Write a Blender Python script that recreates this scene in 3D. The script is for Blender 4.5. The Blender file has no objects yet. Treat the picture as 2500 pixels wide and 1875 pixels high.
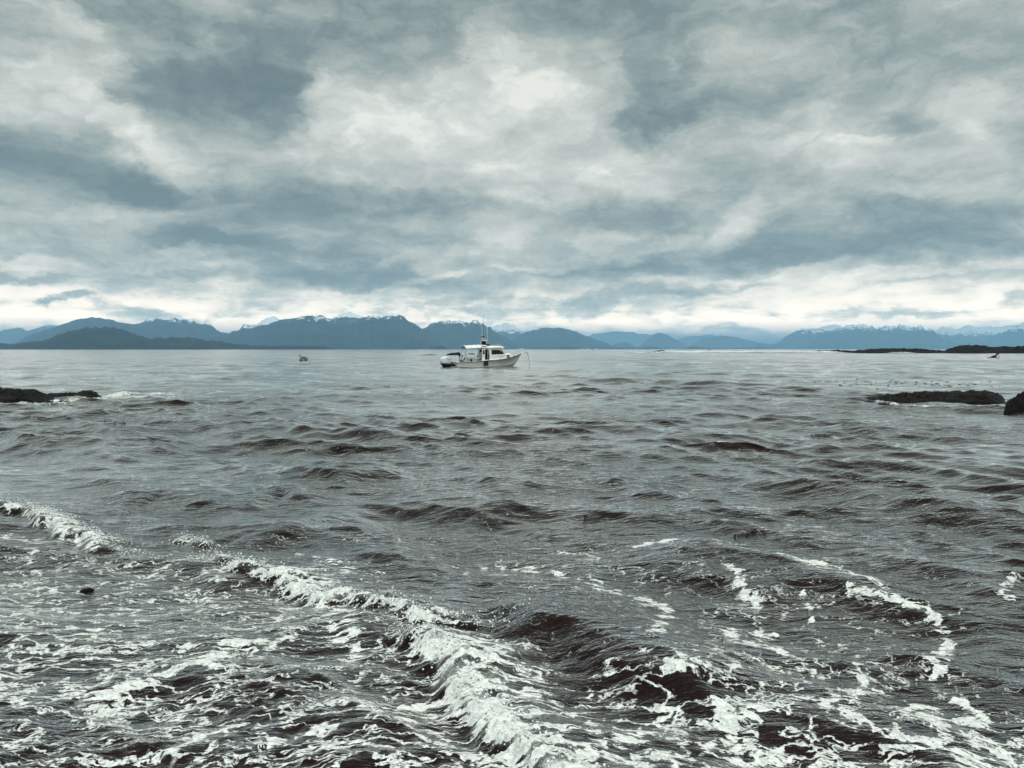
import bpy, math, random
import numpy as np
from mathutils import Vector, Matrix

# ------------------------------------------------------------------ camera
SC = bpy.context.scene
COL = SC.collection
R = math.radians
CAM_H = 2.05
F_PX = 1878.0                       # focal length in pixels of the 2500 x 1875 photograph
HORIZON = 852.5
PITCH = math.atan((937.5 - HORIZON) / F_PX)
cam_d = bpy.data.cameras.new("camera")
cam = bpy.data.objects.new("camera", cam_d)
COL.objects.link(cam)
cam.location = (0, 0, CAM_H)
cam.rotation_euler = (math.pi / 2 - PITCH, 0, 0)
cam_d.sensor_width = 36.0
cam_d.lens = 36.0 * F_PX / 2500.0
cam_d.clip_start = 0.1
cam_d.clip_end = 120000.0
SC.camera = cam
K = 2500.0 / 2212.0                 # layout was measured on a 2212 pixel wide copy


def ray(dx, dy):
    x = (dx * K - 1250.0) / F_PX
    yu = -(dy * K - 937.5) / F_PX
    c, s = math.cos(PITCH), math.sin(PITCH)
    return (x, c + yu * s, -s + yu * c)     # forward = (0,c,-s), up = (0,s,c)


def gnd(dx, dy, z=0.0):
    r = ray(dx, dy)
    t = (z - CAM_H) / r[2]
    return (r[0] * t, r[1] * t)


def plane_at(dx, dy, D):
    r = ray(dx, dy)
    t = D / r[1]
    return (r[0] * t, CAM_H + r[2] * t)


# ------------------------------------------------------------------ light, exposure
SUN_EL, SUN_AZ = R(60), R(165)      # high sun behind the overcast
sun_d = bpy.data.lights.new("sun", 'SUN')
sun_d.energy = 1.5
sun_d.angle = R(25)
sun_d.color = (1.0, 0.97, 0.92)
sun = bpy.data.objects.new("sun", sun_d)
COL.objects.link(sun)
sd = Vector((math.sin(SUN_AZ) * math.cos(SUN_EL), math.cos(SUN_AZ) * math.cos(SUN_EL), math.sin(SUN_EL)))
sun.rotation_euler = sd.to_track_quat('Z', 'Y').to_euler()
SC.view_settings.view_transform = 'Standard'
SC.view_settings.look = 'None'
SC.view_settings.exposure = 0.0
SC.view_settings.gamma = 1.0
SC.view_settings.use_curve_mapping = False
SC.cycles.use_denoising = True
SC.cycles.max_bounces = 6
SC.cycles.volume_bounces = 2
SC.cycles.sample_clamp_indirect = 4.0
SC.cycles.caustics_reflective = False
SC.cycles.caustics_refractive = False


def lin(r, g, b):
    def f(c):
        c /= 255.0
        return c / 12.92 if c <= 0.04045 else ((c + 0.055) / 1.055) ** 2.4
    return (f(r), f(g), f(b), 1.0)


class NT:
    """small helper to write node trees"""
    def __init__(self, tree):
        self.t = tree
        tree.nodes.clear()

    def n(self, typ, ins=None, **props):
        nd = self.t.nodes.new(typ)
        for k, v in props.items():
            setattr(nd, k, v)
        for k, v in (ins or {}).items():
            if isinstance(v, bpy.types.NodeSocket):
                self.t.links.new(v, nd.inputs[k])
            else:
                nd.inputs[k].default_value = v
        return nd

    def m(self, op, a, b=0.0, c=None, clamp=False):
        ins = {0: a, 1: b}
        if c is not None:
            ins[2] = c
        return self.n('ShaderNodeMath', ins, operation=op, use_clamp=clamp).outputs[0]

    def v(self, op, a, b=(0, 0, 0), scale=None):
        ins = {0: a, 1: b}
        nd = self.n('ShaderNodeVectorMath', ins, operation=op)
        if scale is not None:
            if isinstance(scale, bpy.types.NodeSocket):
                self.t.links.new(scale, nd.inputs['Scale'])
            else:
                nd.inputs['Scale'].default_value = scale
        return nd.outputs[0]

    def noise(self, vec, scale, detail=4.0, rough=0.5, dist=0.0, color=False, dims='3D'):
        nd = self.n('ShaderNodeTexNoise', {'Vector': vec, 'Scale': scale, 'Detail': detail,
                                           'Roughness': rough, 'Distortion': dist}, noise_dimensions=dims)
        return nd.outputs['Color' if color else 'Fac']

    def ramp(self, fac, stops, interp='LINEAR'):
        nd = self.n('ShaderNodeValToRGB', {'Fac': fac})
        cr = nd.color_ramp
        cr.interpolation = interp
        while len(cr.elements) < len(stops):
            cr.elements.new(0.5)
        for e, (p, c) in zip(cr.elements, stops):
            e.position = p
            e.color = c if len(c) == 4 else (*c, 1.0)
        return nd.outputs['Color']

    def step(self, x, lo, hi):
        return self.n('ShaderNodeMapRange', {'Value': x, 'From Min': lo, 'From Max': hi},
                      interpolation_type='SMOOTHSTEP').outputs['Result']

    def mix(self, fac, a, b):
        nd = self.n('ShaderNodeMix', data_type='RGBA')
        for idx, val in ((0, fac), (6, a), (7, b)):
            if isinstance(val, bpy.types.NodeSocket):
                self.t.links.new(val, nd.inputs[idx])
            else:
                nd.inputs[idx].default_value = val
        return nd.outputs[2]


# ------------------------------------------------------------------ sky: overcast deck over the sky texture
world = bpy.data.worlds.new("World")
SC.world = world
world.use_nodes = True
W = NT(world.node_tree)
tc = W.n('ShaderNodeTexCoord').outputs['Generated']
dirn = W.v('NORMALIZE', tc)
sep = W.n('ShaderNodeSeparateXYZ', {0: dirn})
X, Y, Z = sep.outputs
az = W.m('ARCTAN2', X, Y)
el = W.m('ARCSINE', Z)
zc = W.m('ADD', W.m('MAXIMUM', Z, 0.0), 0.085)
deck = W.n('ShaderNodeCombineXYZ', {0: W.m('DIVIDE', X, zc), 1: W.m('DIVIDE', Y, zc), 2: 0.0}).outputs[0]
ang = W.n('ShaderNodeCombineXYZ', {0: az, 1: el, 2: 0.0}).outputs[0]
ang_n = W.v('MULTIPLY', ang, (1.0, 1.7, 1.0))
# ragged edges: warp the angular coordinates
w1 = W.v('SUBTRACT', W.noise(ang_n, 7.0, 7.0, 0.64, color=True), (0.5, 0.5, 0.5))
w2 = W.v('SUBTRACT', W.noise(deck, 0.9, 4.0, 0.55, color=True), (0.5, 0.5, 0.5))
warped = W.v('ADD', ang, W.v('MULTIPLY', w1, (0.18, 0.085, 0.0)))
warped = W.v('ADD', warped, W.v('MULTIPLY', w2, (0.05, 0.014, 0.0)))

BLOBS = [  # x, y, rx, ry, tilt (deg, + goes down to the right), weight
    (760, 30, 240, 75, 8, -.26), (1200, 15, 230, 48, -3, -.26), (1430, 160, 95, 120, 10, -.22), (1640, 15, 230, 40, 0, -.12),
    (1870, 50, 100, 60, 0, -.16), (1620, 215, 150, 36, -5, -.17), (1400, 262, 70, 38, 0, -.20), (545, 175, 125, 84, 0, -.42),
    (350, 190, 70, 62, 0, -.28), (270, 6, 260, 36, 6, -.20), (100, 86, 75, 22, -5, -.14), (90, 345, 260, 50, 5, -.28),
    (270, 392, 160, 30, 6, -.22), (790, 430, 230, 34, 2, -.24), (500, 440, 190, 38, 4, -.20), (650, 500, 340, 42, 3, -.14),
    (1360, 466, 120, 36, 0, -.24), (1520, 420, 110, 26, -8, -.10), (2000, 275, 62, 44, 25, -.22), (2195, 282, 45, 38, 0, -.22),
    (1850, 510, 260, 48, -3, -.25), (1600, 562, 360, 28, -4, -.27), (1300, 592, 160, 16, 0, -.14), (1440, 632, 200, 14, -6, -.27),
    (620, 560, 210, 38, 8, -.30), (810, 612, 190, 20, 4, -.30), (450, 522, 150, 20, 4, -.18), (330, 583, 210, 14, 4, -.24),
    (80, 594, 150, 10, 0, -.22), (60, 525, 200, 20, 0, -.10), (2100, 540, 160, 20, -4, -.20), (150, 652, 68, 10, -14, -.50),
    (355, 668, 66, 12, 10, -.30), (470, 676, 26, 12, -25, -.22), (1000, 666, 120, 9, 2, -.14), (1240, 662, 60, 9, 0, -.18),
    (2200, 655, 40, 12, 0, -.26), (1780, 657, 90, 7, 0, -.12), (2050, 450, 130, 16, 5, -.10), (1080, 640, 130, 12, 0, -.12),
    (220, 645, 60, 12, 20, -.22), (870, 690, 90, 8, 0, -.10),
    (1130, 165, 125, 80, 25, .15), (1055, 90, 60, 60, 0, .16), (1000, 215, 190, 58, -8, .20), (1180, 240, 90, 50, 20, .14),
    (1000, 300, 190, 55, 10, .18), (780, 225, 105, 52, 25, .18), (700, 175, 32, 60, 10, .16), (880, 352, 200, 46, 0, .12),
    (1050, 440, 90, 36, 0, .08), (1085, 510, 75, 38, -10, .16), (1200, 380, 150, 55, 0, .12), (1340, 345, 150, 52, 10, .12),
    (1520, 300, 190, 46, -4, .10), (1610, 458, 42, 44, 30, .20), (1760, 200, 56, 44, -25, .14), (1900, 318, 210, 42, 6, .24),
    (2130, 240, 88, 46, 12, .26), (1700, 95, 150, 34, 8, .07), (60, 170, 120, 72, 10, .20), (130, 50, 150, 26, 30, .17),
    (250, 265, 120, 30, 38, .16), (370, 345, 130, 34, 36, .19), (485, 58, 90, 50, 15, .12), (420, 140, 24, 66, 5, .12),
    (620, 300, 160, 30, -6, .12), (250, 446, 200, 16, 0, .10), (110, 562, 210, 10, 2, .22), (450, 545, 66, 9, 0, .24),
    (90, 632, 240, 18, 3, .32), (60, 690, 160, 14, 0, .16), (300, 650, 40, 12, 0, -.16), (640, 668, 40, 8, 0, -.16), (820, 655, 60, 8, -8, -.14), (900, 668, 40, 7, 0, .14), (1160, 640, 60, 8, 0, .12), (1450, 690, 50, 7, 0, -.12), (1560, 660, 60, 7, -5, -.10), (1990, 668, 60, 7, 0, -.14), (1900, 618, 120, 6, -3, -.12), (380, 640, 40, 8, 0, .12), (520, 690, 120, 20, 0, .16), (690, 662, 90, 13, -6, .18),
    (1170, 586, 105, 9, 0, .20), (930, 612, 90, 9, -12, .26), (1600, 606, 170, 9, -5, .24), (2000, 590, 220, 11, -2, .22),
    (1350, 692, 160, 12, 0, .24), (1700, 640, 210, 22, -3, .20), (2080, 636, 200, 24, 3, .20), (1850, 690, 220, 13, 0, .22),
    (1600, 690, 130, 12, 0, .18), (2110, 560, 120, 8, 0, .06), (2050, 420, 120, 14, 6, .10), (760, 690, 120, 10, 0, .12),
    (30, 90, 120, 26, 0, .08), (930, 545, 90, 10, 0, .10),
]
acc = None
for (bx, by, rx, ry, tilt, wt) in BLOBS:
    r = Vector(ray(bx, by)).normalized()
    c_az, c_el = math.atan2(r.x, r.y), math.asin(r.z)
    sx = rx * K / F_PX * 1.55
    sy = ry * K / F_PX * 1.55
    mp = W.n('ShaderNodeMapping', {'Vector': warped, 'Location': (c_az, c_el, 0),
                                   'Rotation': (0, 0, R(-tilt)), 'Scale': (sx, sy, 1)}, vector_type='TEXTURE')
    g = W.n('ShaderNodeTexGradient', {0: mp.outputs[0]}, gradient_type='SPHERICAL').outputs['Fac']
    # (1-r)^2 -> broader shoulder
    g = W.step(g, 0.0, 0.72)
    acc = W.m('MULTIPLY_ADD', g, wt * 1.05, acc if acc is not None else 0.0)
n_big = W.m('SUBTRACT', W.noise(deck, 0.75, 6.0, 0.55, 0.3), 0.5)
n_mid = W.m('SUBTRACT', W.noise(W.v('ADD', deck, (3.1, 7.7, 2.0)), 2.2, 6.0, 0.55, 0.4), 0.5)
n_ang = W.m('SUBTRACT', W.noise(ang_n, 9.0, 8.0, 0.60, 0.2), 0.5)
n_fine = W.m('SUBTRACT', W.noise(W.v('MULTIPLY', ang, (1.0, 2.6, 1.0)), 24.0, 5.0, 0.55, 0.5), 0.5)
lum = W.m('ADD', acc, 0.565)
lum = W.m('MULTIPLY_ADD', n_big, 0.30, lum)
lum = W.m('MULTIPLY_ADD', n_mid, 0.44, lum)
lum = W.m('MULTIPLY_ADD', n_ang, 0.50, lum)
n_puf = W.noise(W.v('ADD', W.v('MULTIPLY', warped, (1.0, 1.8, 1.0)), (4, 2, 6)), 13.0, 6.0, 0.6, 0.2)
n_puf = W.m('MULTIPLY', W.m('ABSOLUTE', W.m('SUBTRACT', n_puf, 0.5)), 2.0)
lum = W.m('MULTIPLY_ADD', W.m('SUBTRACT', n_puf, 0.16), 0.52, lum)
low = W.step(el, 0.16, 0.02)
lum = W.m('MULTIPLY_ADD', n_fine, W.m('MULTIPLY_ADD', low, 0.75, 0.22), lum)
SKY = [(0.0, lin(106, 121, 122)), (0.20, lin(124, 138, 138)), (0.38, lin(149, 161, 158)),
       (0.55, lin(175, 183, 177)), (0.72, lin(199, 204, 197)), (0.86, lin(217, 221, 214)), (1.0, lin(238, 239, 230))]
lum = W.m('MULTIPLY_ADD', W.step(el, 0.105, 0.055), 0.11, lum)
cloud = W.ramp(lum, SKY)
# warmer, brighter strip under the cloud deck, above the mountains
warm = W.m('MULTIPLY', W.step(el, 0.10, 0.03), W.step(lum, 0.45, 0.9))
cloud = W.mix(W.m('MULTIPLY', warm, 0.8), cloud, lin(246, 244, 232))
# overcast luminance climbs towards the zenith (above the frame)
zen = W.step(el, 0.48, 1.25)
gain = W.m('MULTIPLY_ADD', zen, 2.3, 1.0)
# light that the haze layer takes from the lowest sky
hz = W.m('POWER', W.m('DIVIDE', 0.055, W.m('MAXIMUM', el, 0.036)), 1.8)
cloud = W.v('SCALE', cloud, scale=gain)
cloud = W.v('MULTIPLY', cloud, W.v('ADD', W.v('SCALE', (1.85, 1.38, 1.05), scale=hz), (1, 1, 1)))
skyt = W.n('ShaderNodeTexSky', sky_type='NISHITA', sun_disc=False, sun_elevation=SUN_EL, sun_rotation=SUN_AZ)
bg1 = W.n('ShaderNodeBackground', {'Color': skyt.outputs[0], 'Strength': 0.05})
bg2 = W.n('ShaderNodeBackground', {'Color': cloud, 'Strength': 1.0})
mixb = W.n('ShaderNodeMixShader', {0: 0.97, 1: bg1.outputs[0], 2: bg2.outputs[0]})
W.n('ShaderNodeOutputWorld', {'Surface': mixb.outputs[0]})
world.cycles.sampling_method = 'MANUAL'
world.cycles.sample_map_resolution = 512


# ------------------------------------------------------------------ numpy noise
def _hash(ix, iy, seed):
    h = (ix.astype(np.int64) * 374761393 + iy.astype(np.int64) * 668265263 + seed * 974634777) & 0xFFFFFFFF
    h = ((h ^ (h >> 13)) * 1274126177) & 0xFFFFFFFF
    h = h ^ (h >> 16)
    return (h & 0xFFFFFF).astype(np.float32) / float(0xFFFFFF)


def vnoise(x, y, seed=0):
    ix, iy = np.floor(x), np.floor(y)
    fx, fy = (x - ix).astype(np.float32), (y - iy).astype(np.float32)
    fx = fx * fx * fx * (fx * (fx * 6 - 15) + 10)
    fy = fy * fy * fy * (fy * (fy * 6 - 15) + 10)
    a, b = _hash(ix, iy, seed), _hash(ix + 1, iy, seed)
    c, d = _hash(ix, iy + 1, seed), _hash(ix + 1, iy + 1, seed)
    return (a + (b - a) * fx) * (1 - fy) + (c + (d - c) * fx) * fy


def fbm(x, y, octaves=5, seed=0, gain=0.5, ridged=False):
    s, amp, tot = 0.0, 1.0, 0.0
    for o in range(octaves):
        n = vnoise(x + 17.3 * o, y - 9.1 * o, seed + o * 7)
        if ridged:
            n = 1 - np.abs(n * 2 - 1)
        s = s + n * amp
        tot += amp
        amp *= gain
        x, y = x * 2.03, y * 2.03
    return s / tot


def grid_mesh(name, P, closed=False, smooth=True, attrs=None):
    """P: (rows, cols, 3) array -> mesh"""
    nr, nc = P.shape[:2]
    me = bpy.data.meshes.new(name)
    me.vertices.add(nr * nc)
    me.vertices.foreach_set('co', P.reshape(-1).astype(np.float32))
    idx = np.arange(nr * nc, dtype=np.int32).reshape(nr, nc)
    a, b, c, d = idx[:-1, :-1], idx[:-1, 1:], idx[1:, 1:], idx[1:, :-1]
    q = np.stack([a, b, c, d], -1).reshape(-1)
    nf = (nr - 1) * (nc - 1)
    me.loops.add(nf * 4)
    me.loops.foreach_set('vertex_index', q)
    me.polygons.add(nf)
    me.polygons.foreach_set('loop_start', np.arange(0, nf * 4, 4, dtype=np.int32))
    me.polygons.foreach_set('loop_total', np.full(nf, 4, dtype=np.int32))
    me.polygons.foreach_set('use_smooth', np.full(nf, smooth))
    for k, arr in (attrs or {}).items():
        at = me.attributes.new(k, 'FLOAT', 'POINT')
        at.data.foreach_set('value', arr.reshape(-1).astype(np.float32))
    me.update(calc_edges=True)
    return me


def tag(o, label=None, cat=None, group=None, kind=None):
    if label: o['label'] = label
    if cat: o['category'] = cat
    if group: o['group'] = group
    if kind: o['kind'] = kind
    return o


def link(name, me, mat=None, parent=None):
    o = bpy.data.objects.new(name, me)
    COL.objects.link(o)
    if mat:
        me.materials.append(mat)
    if parent:
        o.parent = parent
    return o


def new_mat(name):
    m = bpy.data.materials.new(name)
    m.use_nodes = True
    return m, NT(m.node_tree)


def simple_mat(name, col, rough=0.5, metal=0.0, var=0.12, scale=6.0, coat=0.0, spec=.5):
    m, T = new_mat(name)
    co = T.n('ShaderNodeTexCoord').outputs['Object']
    n = T.noise(co, scale, 5.0, 0.6)
    lo = tuple(c * (1 - var) for c in col) + (1,)
    hi = tuple(min(1, c * (1 + var)) for c in col) + (1,)
    c = T.ramp(n, [(0.3, lo), (0.7, hi)])
    b = T.n('ShaderNodeBsdfPrincipled', {'Base Color': c, 'Roughness': rough, 'Metallic': metal, 'Coat Weight': coat, 'Specular IOR Level': spec})
    T.n('ShaderNodeOutputMaterial', {'Surface': b.outputs[0]})
    return m


# ------------------------------------------------------------------ water
rng = np.random.RandomState(11)


def seg_field(x, y, pts):
    """signed distance to a polyline (positive = left-hand side) and 0..1 position along it"""
    P = np.array(pts, dtype=np.float64)
    d = np.diff(P, axis=0)
    L = np.hypot(d[:, 0], d[:, 1])
    cum = np.concatenate([[0], np.cumsum(L)])
    best = np.full(x.shape, 1e9)
    sgn = np.ones(x.shape)
    tt = np.zeros(x.shape)
    for i in range(len(d)):
        ux, uy = d[i] / L[i]
        px, py = x - P[i, 0], y - P[i, 1]
        t = np.clip(px * ux + py * uy, 0, L[i])
        qx, qy = px - t * ux, py - t * uy
        dist = np.hypot(qx, qy)
        s = np.where(ux * py - uy * px >= 0, 1.0, -1.0)
        m = dist < best
        best = np.where(m, dist, best)
        sgn = np.where(m, s, sgn)
        tt = np.where(m, (cum[i] + t) / cum[-1], tt)
    return best * sgn, tt


def smooth_poly(pts, n=4):
    P = [Vector(p) for p in pts]
    if len(P) < 3:
        return [tuple(p) for p in P]
    out = []
    Q = [P[0] * 2 - P[1]] + P + [P[-1] * 2 - P[-2]]
    for i in range(1, len(Q) - 2):
        for k in range(n):
            t = k / n
            a, b, c, d = Q[i - 1], Q[i], Q[i + 1], Q[i + 2]
            out.append(tuple(0.5 * ((2 * b) + (c - a) * t + (2 * a - 5 * b + 4 * c - d) * t * t
                                    + (3 * b - a - 3 * c + d) * t ** 3)))
    out.append(tuple(P[-1]))
    return out


# crest lines: points, height, width of the face (towards the viewer), width of the back, foam on crest, foam behind
CRESTS = [
    ([(850, 1335), (905, 1362), (960, 1402), (1010, 1470), (1085, 1545), (1180, 1610), (1300, 1690), (1450, 1790)], .080, .10, .55, .84, .64),
    ([(430, 1190), (520, 1215), (620, 1245), (720, 1275), (830, 1303), (920, 1322), (1010, 1330), (1120, 1322)], .060, .06, .30, .76, .34),
    ([(1060, 1322), (1130, 1322), (1230, 1332), (1330, 1365), (1450, 1420), (1600, 1470)], .135, .30, .72, .10, .0),
    ([(560, 1320), (660, 1330), (760, 1338), (880, 1360), (960, 1400)], 0.070, 0.22, 0.40, 0.18, 0.00),
    ([(-150, 1075), (-40, 1085), (60, 1092), (130, 1128), (190, 1150), (250, 1172), (330, 1182)], .09, .08, .5, .68, .25),
    ([(370, 1162), (410, 1160), (470, 1172)], .06, .08, .4, .50, .1),
    ([(1340, 1180), (1480, 1190), (1640, 1212), (1760, 1245), (1880, 1282), (2050, 1330), (2300, 1400)], 0.046, 0.22, 0.72, 0.00, 0.00),
    ([(1370, 1225), (1450, 1222), (1560, 1245), (1700, 1290)], 0.052, 0.15, 0.48, 0.00, 0.00),
    ([(1120, 978), (1260, 985), (1420, 990), (1560, 1005), (1700, 1035), (1860, 1075), (2050, 1110), (2300, 1170)], 0.070, 0.55, 1.0, 0.00, 0.00),
    ([(480, 1030), (620, 1015), (760, 1030), (900, 1005), (1030, 1022), (1130, 1060)], 0.122, 0.43, 1.12, 0.00, 0.00),
    ([(1080, 1010), (1220, 1018), (1350, 1040), (1520, 1075), (1620, 1095)], 0.099, 0.37, 0.80, 0.00, 0.00),
    ([(560, 950), (720, 930), (860, 940), (1060, 925), (1250, 935), (1420, 932), (1640, 945)], 0.087, 0.56, 1.44, 0.00, 0.00),
    ([(-60, 935), (60, 940), (160, 955), (260, 972), (420, 975)], 0.128, 0.62, 1.28, 0.00, 0.00),
    ([(600, 905), (720, 900), (840, 908)], 0.064, 0.62, 1.28, 0.00, 0.00),
    ([(800, 1090), (900, 1088), (1010, 1110), (1080, 1130)], 0.087, 0.31, 0.64, 0.00, 0.00),
    ([(250, 1075), (340, 1062), (430, 1085)], 0.093, 0.31, 0.64, 0.00, 0.00),
    ([(540, 1085), (600, 1060), (640, 1085)], 0.070, 0.19, 0.32, 0.06, 0.00),
    ([(480, 1175), (600, 1150), (690, 1115), (740, 1125)], 0.064, 0.25, 0.40, 0.06, 0.00),
    ([(1350, 955), (1500, 945), (1640, 960)], 0.075, 0.50, 1.12, 0.00, 0.00),
    ([(1690, 985), (1850, 990), (1990, 1005), (2230, 1030)], 0.093, 0.50, 1.12, 0.00, 0.00),
    ([(1250, 880), (1420, 876), (1620, 886)], 0.070, 0.99, 1.92, 0.00, 0.00),
    ([(1000, 1210), (1120, 1195), (1260, 1212), (1340, 1240)], 0.046, 0.19, 0.40, 0.00, 0.00),
    ([(760, 1215), (900, 1205), (1000, 1225)], 0.041, 0.19, 0.32, 0.00, 0.00),
    ([(1540, 1400), (1700, 1400), (1850, 1420), (2020, 1400)], 0.029, 0.19, 0.32, 0.00, 0.00),
    ([(1780, 1180), (1900, 1200), (2060, 1250), (2250, 1290)], 0.046, 0.25, 0.48, 0.00, 0.00),
    ([(200, 1190), (380, 1215), (470, 1240), (560, 1260)], 0.041, 0.15, 0.32, 0.06, 0.00),
    ([(150, 905), (330, 890), (520, 900)], 0.070, 0.74, 1.28, 0.00, 0.00),
    ([(880, 870), (1020, 862), (1180, 872)], 0.046, 0.87, 1.60, 0.00, 0.00),
]
# loose foam: points, half width (m), density
STROKES = [
    ([(470, 1200), (570, 1230), (640, 1262), (700, 1310), (740, 1370), (730, 1420)], .09, .75),
    ([(560, 1225), (650, 1250), (740, 1290), (850, 1320)], .16, .45),
    ([(640, 1190), (700, 1215), (740, 1240)], .12, .5),
    ([(930, 1350), (905, 1390), (885, 1410)], .05, .8), ([(960, 1410), (930, 1490), (870, 1540)], .06, .8),
    ([(700, 1320), (680, 1350), (750, 1390)], .05, .7),
    ([(170, 1500), (300, 1462), (430, 1420), (520, 1385), (600, 1372)], .09, .82),
    ([(130, 1530), (260, 1500), (380, 1460), (470, 1430)], .06, .6),
    ([(0, 1590), (110, 1545), (200, 1510)], .05, .6),
    ([(400, 1400), (480, 1350), (600, 1330)], .04, .6), ([(250, 1405), (330, 1385), (400, 1375)], .05, .6),
    ([(0, 1330), (60, 1310), (110, 1305)], .04, .55), ([(130, 1430), (200, 1415), (250, 1400)], .06, .7),
    ([(180, 1360), (280, 1335), (400, 1300)], .04, .6), ([(600, 1540), (560, 1580), (650, 1560)], .05, .6),
    ([(320, 1659), (370, 1600), (430, 1560), (490, 1540)], .05, .85),
    ([(380, 1540), (430, 1560), (520, 1530)], .04, .5),
    ([(850, 1540), (760, 1560), (620, 1570)], .05, .5), ([(580, 1600), (680, 1560), (780, 1530)], .05, .55),
    ([(20, 1160), (90, 1170), (160, 1175), (230, 1190)], .08, .6),
    ([(60, 1190), (100, 1250), (60, 1300)], .05, .5), ([(300, 1240), (400, 1215), (460, 1225)], .05, .55),
    ([(390, 1300), (450, 1270), (480, 1230)], .04, .55),
    ([(1380, 1187), (1450, 1185), (1540, 1190), (1630, 1205), (1720, 1228), (1800, 1245), (1880, 1280), (1940, 1300)], .07, .9),
    ([(1110, 1215), (1180, 1222), (1240, 1240), (1290, 1258)], .05, .75),
    ([(1290, 1270), (1360, 1285), (1420, 1300), (1440, 1330)], .08, .75),
    ([(1405, 1345), (1440, 1350), (1420, 1385), (1445, 1395)], .05, .8),
    ([(1560, 1240), (1600, 1270), (1640, 1300), (1665, 1320)], .05, .85),
    ([(1585, 1340), (1620, 1370), (1690, 1400), (1600, 1390)], .06, .85),
    ([(1690, 1400), (1650, 1350), (1720, 1350)], .04, .6),
    ([(1720, 1290), (1760, 1330)], .04, .7), ([(1830, 1290), (1900, 1300), (1960, 1320), (2010, 1340)], .05, .85),
    ([(2010, 1340), (2030, 1365), (2020, 1400), (2040, 1450)], .045, .8),
    ([(2200, 1270), (2190, 1310)], .06, .5), ([(1220, 1190), (1290, 1200)], .05, .6),
    ([(1000, 1240), (1060, 1215), (1100, 1225)], .04, .5), ([(1280, 1240), (1330, 1270)], .05, .5),
    ([(1750, 1420), (1755, 1470)], .03, .6), ([(1860, 1410), (1865, 1470)], .03, .6),
    ([(1330, 1430), (1310, 1480), (1260, 1500)], .06, .4),
    ([(1520, 1500), (1560, 1580), (1600, 1640)], .05, .75), ([(1460, 1480), (1400, 1540), (1350, 1600), (1330, 1659)], .1, .55),
    ([(1820, 1520), (1880, 1560), (1960, 1590), (2000, 1650)], .07, .65), ([(1750, 1520), (1850, 1500)], .05, .6),
    ([(1960, 1510), (2060, 1490), (2110, 1530), (2010, 1530)], .04, .8),
    ([(2000, 1580), (2100, 1570), (2250, 1600)], .10, .8), ([(1240, 1580), (1360, 1640), (1500, 1659)], .16, .45),
    ([(1700, 1640), (1850, 1659), (2000, 1640)], .12, .6), ([(1620, 1520), (1560, 1550), (1500, 1600)], .05, .65),
    # far surf
    ([(1440, 762.0), (1520, 762.6), (1600, 763), (1700, 763.4), (1790, 763)], 8.0, 1.0),
    ([(1368, 763), (1418, 763)], 5.0, 1.0), ([(1930, 763), (1960, 763)], 4.0, .9),
    ([(40, 878), (130, 868), (215, 864), (280, 861), (345, 858)], .8, .62),
    ([(250, 855), (300, 850), (340, 850)], .8, .85),
    ([(1900, 876), (1960, 882), (2060, 885), (2140, 888), (2170, 884)], .16, .62),
    ([(20, 878), (90, 876)], .5, .45),
]


WATER = {}


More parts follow.
